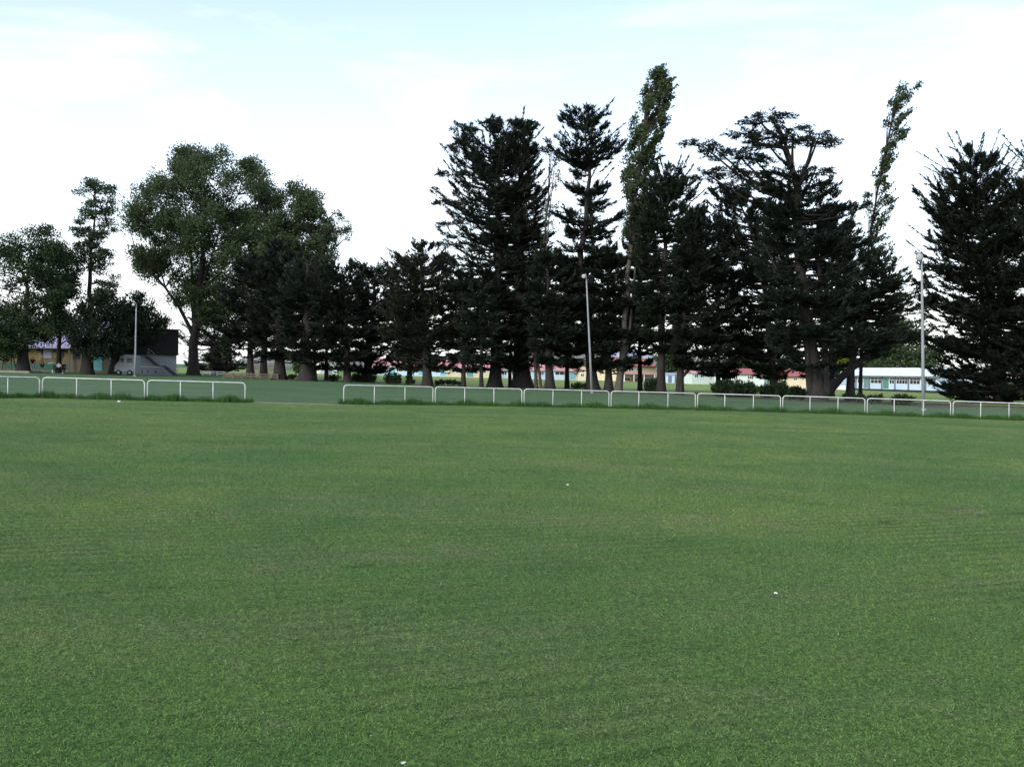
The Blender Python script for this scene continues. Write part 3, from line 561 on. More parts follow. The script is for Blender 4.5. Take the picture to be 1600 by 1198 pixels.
for x_, Y_, rw_, lb_, sd_ in (
        (1122, 113, [(338, 1100, 1122), (375, 1084, 1145), (430, 1074, 1165), (500, 1074, 1172), (560, 1085, 1165), (585, 1100, 1150)], 'dark cypress standing behind the largest bush', 81),
        (886, 116, [(395, 870, 900), (430, 858, 918), (490, 852, 925), (545, 858, 920), (572, 870, 908)], 'dark cypress set back between straight trunk and leaning light pole', 82),
        (1000, 114, [(345, 985, 1015), (400, 972, 1028), (470, 968, 1032), (540, 972, 1026), (566, 982, 1016)], 'dark cypress set back behind the leaning poplar foot', 83),
        (1300, 104, [(330, 1285, 1330), (370, 1278, 1350), (430, 1275, 1362), (490, 1280, 1372), (545, 1288, 1362), (575, 1296, 1345)], 'dark cypress set back between cedar and bowed poplar', 84)):
    cypress('cypress_tree', x_, Y_, [(x_, 612), (x_, 500), (x_, rw_[0][0]+4)], rw_, lb_, sd_, 170, 9, 16, rad0=.26, flare=1.3)
# ---- trees round the school
bgk = dict(group='trees around the school buildings', twigs=True, rad0=.35)
broadleaf('elm_tree', 1395, 292, [(1395, 600), (1395, 540), (1400, 510)], [(500, 1375, 1430), (518, 1348, 1452), (545, 1340, 1475), (575, 1345, 1480)], 'wide green tree behind the white prefab classroom', 51, 130, (1.6, 3.2), 90, .8, .6, m='bgl', **bgk)
broadleaf('elm_tree', 1045, 300, [(1045, 598), (1045, 560), (1045, 540)], [(533, 1032, 1066), (555, 1012, 1085), (580, 1018, 1080)], 'bushy green tree at the gable end of the tall red roofed hall', 52, 70, (1.5, 2.6), 80, .7, .5, m='bgl', **bgk)
broadleaf('lime_tree', 1314, 285, [(1314, 604), (1314, 575), (1314, 555)], [(543, 1304, 1322), (556, 1296, 1332), (575, 1296, 1334), (586, 1302, 1328)], 'bright yellow green tree glimpsed between cedar trunk and slanting cypress', 53, 40, (1.2, 2.2), 80, .7, .5, m='lime', **bgk)
broadleaf('elm_tree', 466, 232, [(466, 586), (466, 572), (466, 558)], [(554, 458, 476), (565, 452, 484), (578, 455, 482)], 'small tree by the pale blue shed', 54, 26, (.9, 1.6), 70, .55, .4, m='bgl', **bgk)
broadleaf('elm_tree', 344, 168, [(344, 585), (344, 565), (344, 548)], [(540, 332, 358), (556, 322, 368), (575, 324, 364)], 'pale olive small tree behind the low white rail', 55, 60, (.8, 1.4), 80, .45, .34, m='bgl', **bgk)
broadleaf('elm_tree', 1170, 320, [(1170, 600), (1170, 565), (1170, 545)], [(535, 1150, 1190), (555, 1130, 1215), (578, 1135, 1215)], 'round green tree behind the long red roofed classroom block', 56, 70, (1.6, 2.8), 80, .8, .6, m='bgl', **bgk)
broadleaf('elm_tree', 640, 330, [(640, 588), (640, 560), (640, 545)], [(540, 620, 660), (555, 600, 690), (572, 605, 690)], 'round green tree behind the blue classrooms', 57, 60, (1.6, 2.8), 70, .8, .6, m='bgl', **bgk)

# ------------------------------------------------------------------ shrubs
def shrub(px, Y, w, hpx, label, seed, name='shrub', n=None, leaves=28, open_=False):
    rng = np.random.default_rng(seed); base = ground(px, Y); root = empty(name, base, 0, label, 'shrub', 'shrubs along the foot of the tree row')
    a = w*Y/FPX/2; H = hpx*Y/FPX; n = n or int(18+a*a*30); A = []; B = []; tm = MB()
    for i in range(n):
        x, y = rng.uniform(-1, 1)*a*.9, rng.normal(0, .35)*max(a*.5, .25); hgt = H*(.5+.5*rng.random())*(1-.45*(abs(x)/a)**3)
        o = np.array([x*.7, y*.7, 0]); p = np.array([x+rng.normal(0, .12), y+rng.normal(0, .12), hgt]); A.append(o+(p-o)*(.45 if open_ else .08)); B.append(p)
        if i % 3 == 0 or n < 10: tm.tube([(0, 0, -.05), o*.6+np.array([0, 0, .06]), p*.9], [.035, .03, .01], 4, False)
    leafmesh('leaves', [spray(rng, np.array(A), np.array(B), leaves, .13, .26, .10, .5, .25)], M['shrub'], root); tm.build('stem', M['barkd'], root)
shrub(1147, 94, 80, 27, 'largest dense dark bush, in front of the white classroom block', 61, n=150, leaves=50)
shrub(1244, 91, 30, 20, 'dark bush close beside the fat cedar trunk', 62, n=60, leaves=40)
shrub(1199, 95, 26, 22, 'dark bush just before the airy cypress trunk', 63, n=50, leaves=40)
shrub(1222, 97, 20, 28, 'tall pointed bush on the cedar side of the airy cypress trunk', 64, n=40, leaves=34)
shrub(1020, 101, 28, 24, 'sloping bush leaning on the straight grey cypress trunk', 65, n=50, leaves=36)
shrub(614, 112, 28, 18, 'spreading bush in the open below the blue classroom windows', 66, n=44, leaves=34)
shrub(560, 119, 24, 14, 'thick dark scrub around the foot of the cypress by the blue classrooms', 67, n=40, leaves=36)
shrub(585, 117, 14, 12, 'sparse sapling clump at the sunny side of the scrub', 68, n=12, open_=True)
shrub(522, 118, 18, 11, 'light low bush between the slim stem and the leaning stem', 69, n=20)
shrub(458, 120, 16, 9, 'small tuft between the two flared cypress feet', 70, n=14, open_=True)
shrub(700, 106, 44, 10, 'straggling row of suckers between the lone cypress and the thin stem', 71, n=26, open_=True)
shrub(903, 103, 22, 13, 'thin leafy suckers beside the middle light pole', 72, n=14, open_=True)
shrub(1325, 86, 8, 14, 'young sapling at the slanting cypress foot', 73, n=8, open_=True)
shrub(1344, 85, 11, 13, 'two stemmed sapling before the prefab steps', 74, n=8, open_=True)
shrub(1361, 84, 9, 13, 'slim sapling below the first green door', 75, n=7, open_=True)
shrub(1374, 84, 12, 14, 'leaning sapling below the prefab second green door', 76, n=9, open_=True)
shrub(1409, 80, 30, 16, 'boxy low bush beside the near light pole', 77, n=60, leaves=36)
shrub(640, 110, 16, 8, 'pale low shoots beside the lone cypress foot', 78, n=12, open_=True)

# ------------------------------------------------------------------ the rail fence
def fence_panel(a, b, label):
    A, B = fence_pt(a), fence_pt(b); d = B-A; ln = math.hypot(d[0], d[1]); rz = math.atan2(d[1], d[0])
    root = empty('fence_panel', A, rz, label, 'fence panel', 'white rail fence panels along the pitch'); sl_ = d[2]/ln
    g_ = .06; x0, x1 = g_, ln-g_; Hh = .86; rc = .15
    def z(x): return sl_*x
    pts = [(x0, 0, z(x0)-.25), (x0, 0, z(x0)+Hh-rc)]
    pts += [(x0+rc-rc*math.cos(t), 0, z(x0)+Hh-rc+rc*math.sin(t)) for t in (PI/8, PI/4, 3*PI/8, PI/2)]
    pts += [(x1-rc+rc*math.sin(t), 0, z(x1)+Hh-rc+rc*math.cos(t)) for t in (0, PI/8, PI/4, 3*PI/8)]
    pts += [(x1, 0, z(x1)+Hh-rc), (x1, 0, z(x1)-.25)]
    MB().tube(pts, .027, 8).build('frame', M['galv'], root, True)
    for f in (1/3, 2/3):
        x = ln*f+rg.normal()*.015; MB().tube([(x, 0, z(x)-.25), (x+rg.normal()*.01, 0, z(x)+Hh-.026)], .020, 8).build('upright', M['galv'], root, True)
    V = []; F = []; W_ = .0010; s_ = .065; n = int((x1-x0+Hh)/s_)     # woven netting, thin diagonal wires
    for sg in (1, -1):
        for i in range(n):
            c = x0-(Hh if sg > 0 else 0)+i*s_+.02
            p = []
            for (u, v) in (((c, 0.05), (c+Hh-.12, Hh-.07)) if sg > 0 else ((c, 0.05), (c-Hh+.12, Hh-.07))): p.append([u, v])
            for q in range(2):
                o = p[1-q]
                for lim, s2 in ((x0+.03, -1), (x1-.03, 1)):
                    if (p[q][0]-lim)*s2 > 0 and (o[0]-lim)*s2 <= 0:
                        t = (lim-o[0])/(p[q][0]-o[0]); p[q] = [lim, o[1]+(p[q][1]-o[1])*t]
            if not (x0 <= p[0][0] <= x1 and x0 <= p[1][0] <= x1): continue
            k = len(V); y = .004*sg
            for (u, v) in p: V += [(u-W_, y, z(u)+v), (u+W_, y, z(u)+v)]
            F.append((k, k+1, k+3, k+2))
    mb = MB(); mb.add(V, F); mb.build('wire_mesh', M['wire'], root)
    return root
ORD = ['first', 'second', 'third', 'fourth', 'fifth', 'sixth', 'seventh', 'eighth']
LP = [(-98, 64), (64, 228), (228, 385)]
for (a, b), w in zip(LP, ('third white rail panel from the gap, below the clubhouse, cut by the picture edge', 'second white rail panel from the gap, on the clubhouse side', 'white rail panel beside the gap, below the pavilion and pole')): fence_panel(a, b, w)
RP = [535, 678, 817, 953, 1088, 1221, 1353, 1487, 1622]
WH = ['white rail panel at the gap end of the long run, below the blue classrooms', 'second white rail panel of the long run counted from the gap', 'third white rail panel of the long run, just below the middle light pole', 'fourth white rail panel of the long run, below the straight grey trunk',
      'fifth white rail panel of the long run, in front of the largest bush', 'sixth white rail panel of the long run, in front of the cedar', 'white rail panel with the near light pole behind it', 'white rail panel in front of the massive spiky cypress']
for i in range(8): fence_panel(RP[i], RP[i+1], WH[i])

# long grass left by the mower under the rail
def tufts(name, segs, dens, hgt, wid, label, seed, m='tall', depth=.24, W=.012, off=.08):
    rng = np.random.default_rng(seed); V = []
    for a, b in segs:
        n = int((b-a)*dens); px = rng.uniform(a, b, n); pos = np.array([fence_pt(p) for p in px])
        cl = .55+.45*np.sin(px*.11+seed)*np.sin(px*.043+2)+rng.random(n)*.5
        pos[:, 1] += rng.normal(0, depth, n)+off; pos[:, 2] = -SLOPE*pos[:, 0]
        th = rng.uniform(0, PI, n); hh_ = hgt*np.clip(cl, .12, 1.5)*rng.uniform(.25, 1.35, n); s = np.stack([np.cos(th), np.sin(th), 0*th], 1)*W
        tip = pos+np.stack([rng.normal(0, .06, n), rng.normal(0, .06, n), hh_], 1); V.append(np.stack([pos-s, pos+s, tip], 1))
    V = np.concatenate(V); me = npmesh(name, V.reshape(-1, 3), np.arange(len(V)*3).reshape(-1, 3)); return tag(link(name, me, M[m]), label, kind='stuff')
tufts('grass', [(-98, 392), (530, 1625)], 42, .24, .3, 'uncut dark green grass along the foot of the white rail', 3)

# mown blades on the pitch
def blades(n, y0, y1, seed):
    rng = np.random.default_rng(seed); Y = np.exp(rng.uniform(math.log(y0), math.log(y1), n)); X = (rng.random(n)*2-1)*(Y*.56+.8)
    sc_ = np.maximum(1, (Y/6.5))**.85; th = rng.uniform(0, 2*PI, n); ln = rng.uniform(.010, .025, n)*sc_**.5; W = rng.uniform(.0011, .0024, n)*sc_
    p = np.stack([X, Y, -SLOPE*X+.004], 1); s = np.stack([np.cos(th), np.sin(th), 0*th], 1)*W[:, None]; ph = rng.uniform(0, 2*PI, n); ti = rng.uniform(.55, 1.5, n)
    tip = p+np.stack([np.cos(ph)*np.sin(ti), np.sin(ph)*np.sin(ti), np.maximum(np.cos(ti), .12)], 1)*ln[:, None]; return np.stack([p-s, p+s, tip], 1)
V = blades(1150000, 3.0, 62, 8); V = V[V[:, 0, 1] < rg.uniform(16, 62, len(V))]; V = V[V[:, 0, 1] < np.interp(V[:, 0, 0]/V[:, 0, 1]*1600+800, fpx, fY)-.6]; me = npmesh('grass', V.reshape(-1, 3), np.arange(len(V)*3).reshape(-1, 3))
tag(link('grass', me, M['blade']), 'short mown grass blades of the pitch', kind='stuff')
rng = np.random.default_rng(77); n = 110; Y = np.exp(rng.uniform(math.log(3.6), math.log(22), n)); X = (rng.random(n)*2-1)*Y*.54
p = np.stack([X, Y, -SLOPE*X+.02], 1); a = rng.uniform(0, PI, n); w = rng.uniform(.002, .005, n)[:, None]*(1+.03*Y[:, None]); e1 = np.stack([np.cos(a), np.sin(a), rng.normal(0, .3, n)], 1)*w; e2 = np.stack([-np.sin(a), np.cos(a), rng.normal(.5, .3, n)], 1)*w
V = np.stack([p-e1, p+e2, p+e1, p-e2], 1); me = npmesh('flower_heads', V.reshape(-1, 3), np.arange(n*4).reshape(-1, 4)); tag(link('flower_heads', me, M['offw']), 'scattered tiny white clover and daisy heads in the turf', kind='stuff')

def scrap(px, py, w, label, seed):
    rng = np.random.default_rng(seed); dd = py-(558+.0297*px); Y = 1600*CAM_H/dd; q = ground(px, Y); a = w*Y/FPX/2
    bm = bmesh.new(); bmesh.ops.create_icosphere(bm, subdivisions=2, radius=a)
    for v in bm.verts: v.co = Vector((v.co.x*(1+rng.normal()*.18), v.co.y*(1+rng.normal()*.18), v.co.z*.6*(1+rng.normal()*.25)+a*.3))
    me = bpy.data.meshes.new('paper_scrap'); bm.to_mesh(me); bm.free(); o = link('paper_scrap', me, M['white']); o.location = Vector(tuple(float(v) for v in q)); tag(o, label, 'litter', 'white scraps on the grass')
scrap(1212, 928, 6, 'crumpled white scrap on the open turf, biggest in the near grass', 1)
scrap(630, 1195, 8, 'pale ring like scrap at the very bottom of the near turf', 2)
scrap(887, 758, 4, 'tiny white scrap in the middle of the pitch', 3)
scrap(762, 634, 5, 'white scrap lying in the long grass under the second rail panel', 4)
scrap(803, 635, 6, 'greyish white scrap in the long grass near the second panel end', 5)
scrap(186, 628, 5, 'white scrap at the grass edge under the clubhouse side rail', 6)

# ------------------------------------------------------------------ light poles
def light_pole(px, Y, top, rad, label, hs, head=True, arm=-8):
    b = ground(px, Y); t = at(top[0], top[1], Y)-b; root = empty('light_pole', b, 0, label, 'light pole', 'tall light poles round the pitch')
    MB().tube([(0, 0, -.3), t*.35, t*.7, t], [rad, rad*.85, rad*.68, rad*.5], 12).build('pole', M['pole'], root, True)
    MB().lathe([(rad*1.35, -.1), (rad*1.35, .06), (rad*1.15, .10)]).build('base_collar', M['pole'], root)
    if head:
        e = t+np.array([arm*Y/FPX, -.15, .10]); MB().tube([t-np.array([0, 0, .25]), t+np.array([0, -.05, .12]), t+np.array([arm*.4*Y/FPX, -.1, .25]), e], .035, 8).build('bracket', M['pole'], root, True)
        hd = MB().lathe([(.05*hs, .26*hs), (.16*hs, .2*hs), (.24*hs, .02), (.26*hs, 0.0)], tuple(e+np.array([0, -.12, -.12])), 20, 1).build('lamp_head', M['pole'], root, True)
        MB().lathe([(.24*hs, -.004), (.2*hs, -.035), (.05*hs, -.05)], tuple(e+np.array([0, -.12, -.12])), 20, 1).build('lens', M['lampg'], hd, True)
    return b, t, root
light_pole(1443, 66, (1440, 402), .115, 'near tall light pole with a round floodlight, before the massive spiky cypress', 1.0, True, -6)
light_pole(925, 93, (916, 432), .115, 'leaning light pole in front of the tallest tiered cypress', .8, True, -4)
light_pole(211, 112, (213, 476), .12, 'pale light pole standing in front of the camper van', .7, True, -3)

# ------------------------------------------------------------------ buildings
class Facade:
    """vertical front between two surveyed ground points; u along it, w out towards the pitch, v up"""
    def __init__(s, name, a, Ya, b, Yb, label, cat='building', group=None):
        A, B = ground(a, Ya), ground(b, Yb); d = B-A; s.ln = math.hypot(d[0], d[1]); s.rz = math.atan2(d[1], d[0]); s.A = A
        s.e = np.array([math.cos(s.rz), math.sin(s.rz), 0]); s.n = np.array([math.sin(s.rz), -math.cos(s.rz), 0])
        s.root = empty(name, A, s.rz, label, cat, group); s.dz = B[2]-A[2]
    def uv(s, px, py, w=0.0):
        d = ray(px, py); o = np.array([0, 0, CAM_H]); q = s.A+s.n*w; t = np.dot(q-o, s.n)/np.dot(d, s.n); p = o+d*t-s.A; return float(np.dot(p, s.e)), float(p[2])
    def bx(s, mb, u0, u1, v0, v1, w0, w1): return mb.box(u0, u1, -w1, -w0, v0, v1)
    def part(s, name, m, u0, u1, v0, v1, w0, w1, parent=None):
        return s.bx(MB(), u0, u1, v0, v1, w0, w1).build(name, M[m], parent or s.root)
    def window(s, u0, u1, v0, v1, mul=2, frame='white', trans=None, bar=.07):
        mb = MB(); b = bar
        s.bx(mb, u0, u1, v0, v0+b, 0, .05); s.bx(mb, u0, u1, v1-b, v1, 0, .05); s.bx(mb, u0, u0+b, v0+b, v1-b, 0, .05); s.bx(mb, u1-b, u1, v0+b, v1-b, 0, .05)
        for i in range(1, mul):
            u = u0+(u1-u0)*i/mul; s.bx(mb, u-b*.4, u+b*.4, v0+b, v1-b, 0, .045)
        if trans: s.bx(mb, u0+b, u1-b, v0+(v1-v0)*trans-b*.4, v0+(v1-v0)*trans+b*.4, .0, .042)
        f = mb.build('window', M[frame], s.root); p = s.bx(MB(), u0+b, u1-b, v0+b, v1-b, .004, .02).build('pane', M['glass'], f); return f
    def door(s, u0, u1, v0, v1, m):
        d = s.part('door', m, u0, u1, v0, v1, .003, .05); s.bx(MB(), u1-.16, u1-.08, v0+.95, v0+1.05, .052, .10).build('handle', M['pole'], d); return d
    def gable_roof(s, u0, u1, v, rise, w0, w1, m, hip=0.0, th=.12, corr=True):
        """ridge runs along u; front eave at w1, back eave at w0"""
        mb = MB(); wm = (w0+w1)/2; n = max(2, int((u1-u0)/.5)) if corr else 1
        def P_(u, w, z): return (u, -w, z)
        V = [P_(u0, w1, v), P_(u1, w1, v), P_(u1-hip, wm, v+rise), P_(u0+hip, wm, v+rise), P_(u0, w0, v), P_(u1, w0, v)]
        V += [(x, y, z-th) for x, y, z in V]
        mb.add(V, [(0, 1, 2, 3), (4, 3, 2, 5), (0, 3, 4), (1, 5, 2), (6, 9, 8, 7), (10, 11, 8, 9), (6, 10, 9), (7, 8, 11), (0, 6, 7, 1), (4, 5, 11, 10), (0, 4, 10, 6), (1, 7, 11, 5)])
        r = mb.build('roof', M[m], s.root)
        rb = MB()
        for i in range(n+1):                    # roof ribs on the front slope
            u = u0+(u1-u0)*i/n; ut = min(max(u, u0+hip), u1-hip); a = np.array(P_(u, w1, v+.006)); b = np.array(P_(ut, wm, v+rise+.006))
            rb.add([a+(-.03, 0, 0), a+(.03, 0, 0), a+(0, 0, .05), b+(-.03, 0, 0), b+(.03, 0, 0), b+(0, 0, .05)], [(0, 1, 4, 3), (0, 3, 5, 2), (1, 2, 5, 4), (0, 2, 1), (3, 4, 5)])
        if corr: rb.build('ribs', M[m], r)
        return r
    def shell(s, u0, u1, v1, depth, m, v0=-3.0, gable=0.0):
        mb = MB()
        if gable: mb.prism([(0, v0), (depth, v0), (depth, v1), (depth/2, v1+gable), (0, v1)], 0, u0, u1)
        else: s.bx(mb, u0, u1, v0, v1, -depth, 0)
        return mb.build('wall', M[m], s.root)

# clubhouse with the mural
c = Facade('clubhouse', -80, 129, 186, 131, 'yellow walled clubhouse with a lavender roof and a dark figure mural along its front')
ve = c.uv(60, 543)[1]; rt = c.uv(60, 505)[1]
c.shell(0, c.ln, ve, 9, 'shadec', gable=1.2)
c.gable_roof(-.5, c.ln+.5, ve+.06, max(rt-ve, 2.2)*1.25, -9.5, .75, 'lav')
c.part('fascia', 'dark', -.5, c.ln+.5, ve-.16, ve-.07, .60, .76)
def cp(px, py, w=0): return c.uv(px, py, w)
def cpart(name, m, x0, x1, y0, y1, w0=.003, w1=.03):
    u0, v1 = cp(x0, y0); u1, v0 = cp(x1, y1); return c.part(name, m, u0, u1, v0, v1, w0, w1)
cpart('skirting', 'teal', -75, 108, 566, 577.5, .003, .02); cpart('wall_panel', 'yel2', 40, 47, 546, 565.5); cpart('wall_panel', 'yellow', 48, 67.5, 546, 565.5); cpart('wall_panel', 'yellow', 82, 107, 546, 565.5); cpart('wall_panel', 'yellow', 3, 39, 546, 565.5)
cpart('wall_panel', 'bluegrey', -40, 2, 546, 565)
u0, v1 = cp(68, 545); u1, v0 = cp(81, 560); c.part('shutter', 'bluegrey', u0, u1, v0, v1, .003, .06)
u0, v1 = cp(112.5, 547); u1, v0 = cp(127.5, 563); c.window(u0, u1, v0, v1, 1, 'shadec', bar=.12)
u0, v1 = cp(147, 548); u1, v0 = cp(160, 578); c.door(u0, u1, .02, v1, 'tealdoor')
def swoosh(pts, wd, m='black', nm='mural_figure'):
    V = []; F = []; P_ = np.array([cp(x, y) for x, y in pts]); n = len(P_)
    for i in range(n):
        d = unit(P_[min(i+1, n-1)]-P_[max(i-1, 0)]); nn = np.array([-d[1], d[0]]); w = (wd[i] if hasattr(wd, '__len__') else wd)*.081
        for sg in (1, -1):
            q = P_[i]+nn*w*sg
            V += [(q[0], -.034, q[1]), (q[0], -.046, q[1])]
    for i in range(n-1):
        a = i*4; b = a+4; F += [(a, b, b+2, a+2), (a+1, a+3, b+3, b+1), (a, a+1, b+1, b), (a+2, b+2, b+3, a+3)]
    F += [(0, 2, 3, 1), (n*4-4, n*4-3, n*4-1, n*4-2)]
    mb = MB(); mb.add(V, F); return mb.build(nm, M[m], c.root)
swoosh([(10, 549), (13, 547), (15, 550), (13, 554), (10, 555), (12, 559), (14, 562), (11, 564), (8, 562), (9, 559)], [1, 2.2, 2, 1.6, 1.2, 1.6, 2, 2, 1.6, .8])
swoosh([(22, 548), (26, 546), (30, 549), (26, 552)], [1, 2, 2, 1]); swoosh([(58, 548), (62, 545.5), (66, 548), (67, 553), (69, 557)], [.8, 2, 2.4, 1.8, .7]); swoosh([(84, 549), (89, 547), (95, 548.5), (101, 547.5), (104, 549)], [.8, 2, 3, 2, .6]); swoosh([(97, 550), (98.5, 555), (96, 559), (95, 563)], [2.4, 2.4, 2, 1.2])
swoosh([(70, 560), (78, 559.4), (87, 560), (88, 566)], .5); swoosh([(48, 549), (52, 547), (55, 551)], [.6, 1.0, .5], 'tan'); swoosh([(60, 552), (63, 557), (60, 563)], [1, 1.6, .8], 'tan'); swoosh([(114, 570), (120, 568), (127, 567)], .4, 'tan'); swoosh([(75, 568), (80, 567), (84, 566)], .6, 'offw')
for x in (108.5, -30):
    u, v = cp(x, 545, .6); c.part('veranda_post', 'shadec', u-.07, u+.07, -.5, ve-.17, .55, .69)

# swing, sandpit edging, bench
b = ground(13, 117); sw = empty('swing_frame', b, 0, 'yellow timber swing frame standing before the clubhouse', 'swing')
def sp(px, py, dy=0): q = at(px, py, 117+dy)-b; return q
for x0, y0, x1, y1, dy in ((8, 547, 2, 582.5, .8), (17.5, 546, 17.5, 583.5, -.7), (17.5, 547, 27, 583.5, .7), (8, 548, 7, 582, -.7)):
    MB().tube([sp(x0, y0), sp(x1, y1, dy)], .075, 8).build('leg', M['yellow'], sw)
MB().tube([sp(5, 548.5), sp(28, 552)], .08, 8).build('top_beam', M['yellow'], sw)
for x in (10.5, 14.0): MB().tube([sp(x, 549.5), sp(x+.3, 574)], .012, 5).build('chain', M['dark'], sw)
q = sp(12.3, 574); MB().box(q[0]-.3, q[0]+.3, q[1]-.11, q[1]+.11, q[2]-.05, q[2]).build('seat', M['dark'], sw)
a_, b_ = ground(-40, 113.5), ground(45, 113.5); e = MB(); e.box(0, b_[0]-a_[0], 0, .2, -.3, .22); e.box(b_[0]-a_[0]-.2, b_[0]-a_[0], .2, 3.4, -.3, .21); o = e.build('timber_edging', M['timberp']); o.location = tuple(float(v) for v in (a_[0], a_[1], b_[2])); tag(o, 'low pale timber edging round the play area under the swing', 'edging')
b = ground(91, 117); bn = empty('bench', b, 0, 'dark bench with white legs against the clubhouse front', 'bench')
for x in (83.2, 98.2): q = ground(x, 117)-b; MB().box(q[0]-.07, q[0]+.07, -.22, .22, -.1, .44).build('leg', M['white'], bn)
q0, q1 = ground(81.5, 117)-b, ground(101, 117)-b
MB().box(q0[0], q1[0], -.24, .2, .44, .50).build('seat', M['dark'], bn); MB().box(q0[0], q1[0], .21, .26, .62, .92).build('backrest', M['dark'], bn)
for x in (q0[0]+.1, q1[0]-.1): MB().box(x-.03, x+.03, .202, .208, .40, .90).build('bracket', M['dark'], bn)

# pavilion: dark upper storey over pale lower wall, outside stair
f = Facade('pavilion', 196, 124.4, 276, 128.4, 'two storey pavilion with a black upper box and an outside stair')
vm = f.uv(236, 554.5)[1]; vt = f.uv(236, 515)[1]
f.part('wall', 'offw', 0, f.ln-.03, -2, vm, -6, 0)
f.part('upper_storey', 'darkw', f.uv(213, 540)[0], f.ln, vm+.003, vt, -6.2, .5); f.part('roof', 'dark', f.uv(212, 540)[0], f.ln+.15, vt+.003, vt+.14, -6.4, .7)
f.part('band', 'white', f.uv(214, 570)[0], f.uv(252, 573)[0], f.uv(230, 573.5)[1], f.uv(230, 572.4)[1], .003, .04)
u0, v1 = f.uv(203, 558); u1, v0 = f.uv(209, 567); f.window(u0, u1, v0, v1, 1)
for x in (222, 231, 243): 
    u0, v1 = f.uv(x, 580); f.part('vent', 'dark', u0-.06, u0+.06, v1-.25, v1+.05, .003, .03)
u0, v1 = f.uv(252, 574); f.door(u0-.1, u0+.75, .02, 1.5, 'offw')
st = MB(); w0, w1 = .55, 1.45
(ua, va), (ub, vb), (uc, vc), (ud, vd) = f.uv(229, 556, 1), f.uv(246, 571, 1), f.uv(256, 571, 1), f.uv(275, 586, 1)
def flight(u0, v0, u1, v1, n):
    for i in range(n):
        t = (i+.5)/n; u = u0+(u1-u0)*t; v = v0+(v1-v0)*t; f.bx(st, u-.14, u+.14, v-.03, v+.02, w0, w1)
    for w in (w0-.05, w1):
        st.tube([(u0, -w, v0-.05), (u1, -w, v1-.05)], .07, 6)
flight(ua, va, ub, vb, 9); f.bx(st, ub, uc, vb-.08, vb, w0, w1); flight(uc, vc, ud, vd, 10)
stair = st.build('stair', M['dark'], f.root); ra = MB()
for (u0, v0, u1, v1) in ((ua, va, ub, vb), (ub, vb, uc, vc), (uc, vc, ud, vd)):
    for h_ in (.45, .9): ra.tube([(u0, -w1-.1, v0+h_), (u1, -w1-.1, v1+h_)], .028, 6)
    for t in (0, .5, 1): ra.tube([(u0+(u1-u0)*t, -w1-.1, v0+(v1-v0)*t-.05), (u0+(u1-u0)*t, -w1-.1, v0+(v1-v0)*t+.9)], .028, 6)
for u in (ub+.1, uc-.1): ra.tube([(u, -w1+.1, -.3), (u, -w1+.1, vb-.08)], .05, 6)
ra.build('handrail', M['timberp'], stair)

# camper van
b = ground(199, 119); cv = empty('camper_van', b, 0, 'pale camper van parked by the pavilion, partly behind the light pole', 'van')
s_ = 119/FPX; L_ = 31*s_
MB().prism([(-L_/2, .45), (-L_/2+.02, 1.0), (-L_/2+.35, 1.45), (-L_/2+.62, 1.75), (-L_/2+.62, 2.05), (-L_/2+.8, 2.25), (L_/2-.1, 2.3), (L_/2, 2.15), (L_/2, .45)], 1, -.95, .95).build('body', M['offw'], cv)
for x in (-L_/2+.5, L_/2-.55):
    w = MB().lathe([(.30, -.97), (.32, -.93), (.32, -.78)], (x, 0, .32), 18, 1).build('wheel', M['rubber'], cv, True); MB().lathe([(.16, -.985), (.15, -.972)], (x, 0, .32), 14, 1).build('rim', M['pole'], w)
MB().box(-L_/2+.72, -L_/2+1.1, -.965, -.953, 1.45, 1.95).build('window', M['glass'], cv); MB().box(-L_/2+1.45, -L_/2+2.05, -.965, -.953, 1.45, 1.95).build('window', M['glass'], cv)
MB().prism([(-L_/2+.335, 1.46), (-L_/2+.60, 1.74), (-L_/2+.58, 1.76), (-L_/2+.315, 1.48)], 1, -.8, .8).build('windscreen', M['glass'], cv); MB().box(-L_/2-.08, -L_/2+.0, -.9, .9, .40, .56).build('bumper', M['pole'], cv)
MB().lathe([(.09, -.02), (.09, .02)], (-L_/2+.03, -.7, .75), 12, 1).build('headlight', M['lampg'], cv)

# fences of the far corner
def lowrail(px0, px1, Y, h_, name, label, m, npost=5, rails=(1.0,), cat='fence', pr=.05, post=.06):
    A, B = ground(px0, Y), ground(px1, Y); rt_ = empty(name, A, 0, label, cat); ln = B[0]-A[0]; dz = B[2]-A[2]
    for i in range(npost):
        x = ln*i/(npost-1); z0 = dz*i/(npost-1); MB().box(x-post, x+post, -post, post, z0-.2, z0+h_*1.08).build('post', M[m], rt_)
    for r_ in rails: MB().tube([(-.1, -post-pr, h_*r_), (ln+.1, -post-pr, dz+h_*r_)], pr, 6).build('rail', M[m], rt_)
    return rt_
lowrail(306, 350, 143, .55, 'low_rail', 'low white rail beside the forked plane trunk', 'white', 5, (.95, .5))
lowrail(350, 434, 119, .62, 'rail_fence', 'weathered post and rail fence under the dark cypresses', 'timber', 7, (.95, .62, .3), pr=.055, post=.08)
pf = lowrail(394, 432, 137, 1.75, 'paling_fence', 'tall fence of pale upright palings seen through the cypress stems', 'timberp', 2, (.93, .25), pr=.04)
A, B = ground(394, 137), ground(432, 137); mb = MB()
for i in range(14):
    x = (B[0]-A[0])*(i+.5)/14; mb.box(x-.06, x+.06, -.19, -.165, .15, 1.85+rg.normal()*.05)
mb.build('paling', M['timberp'], pf)

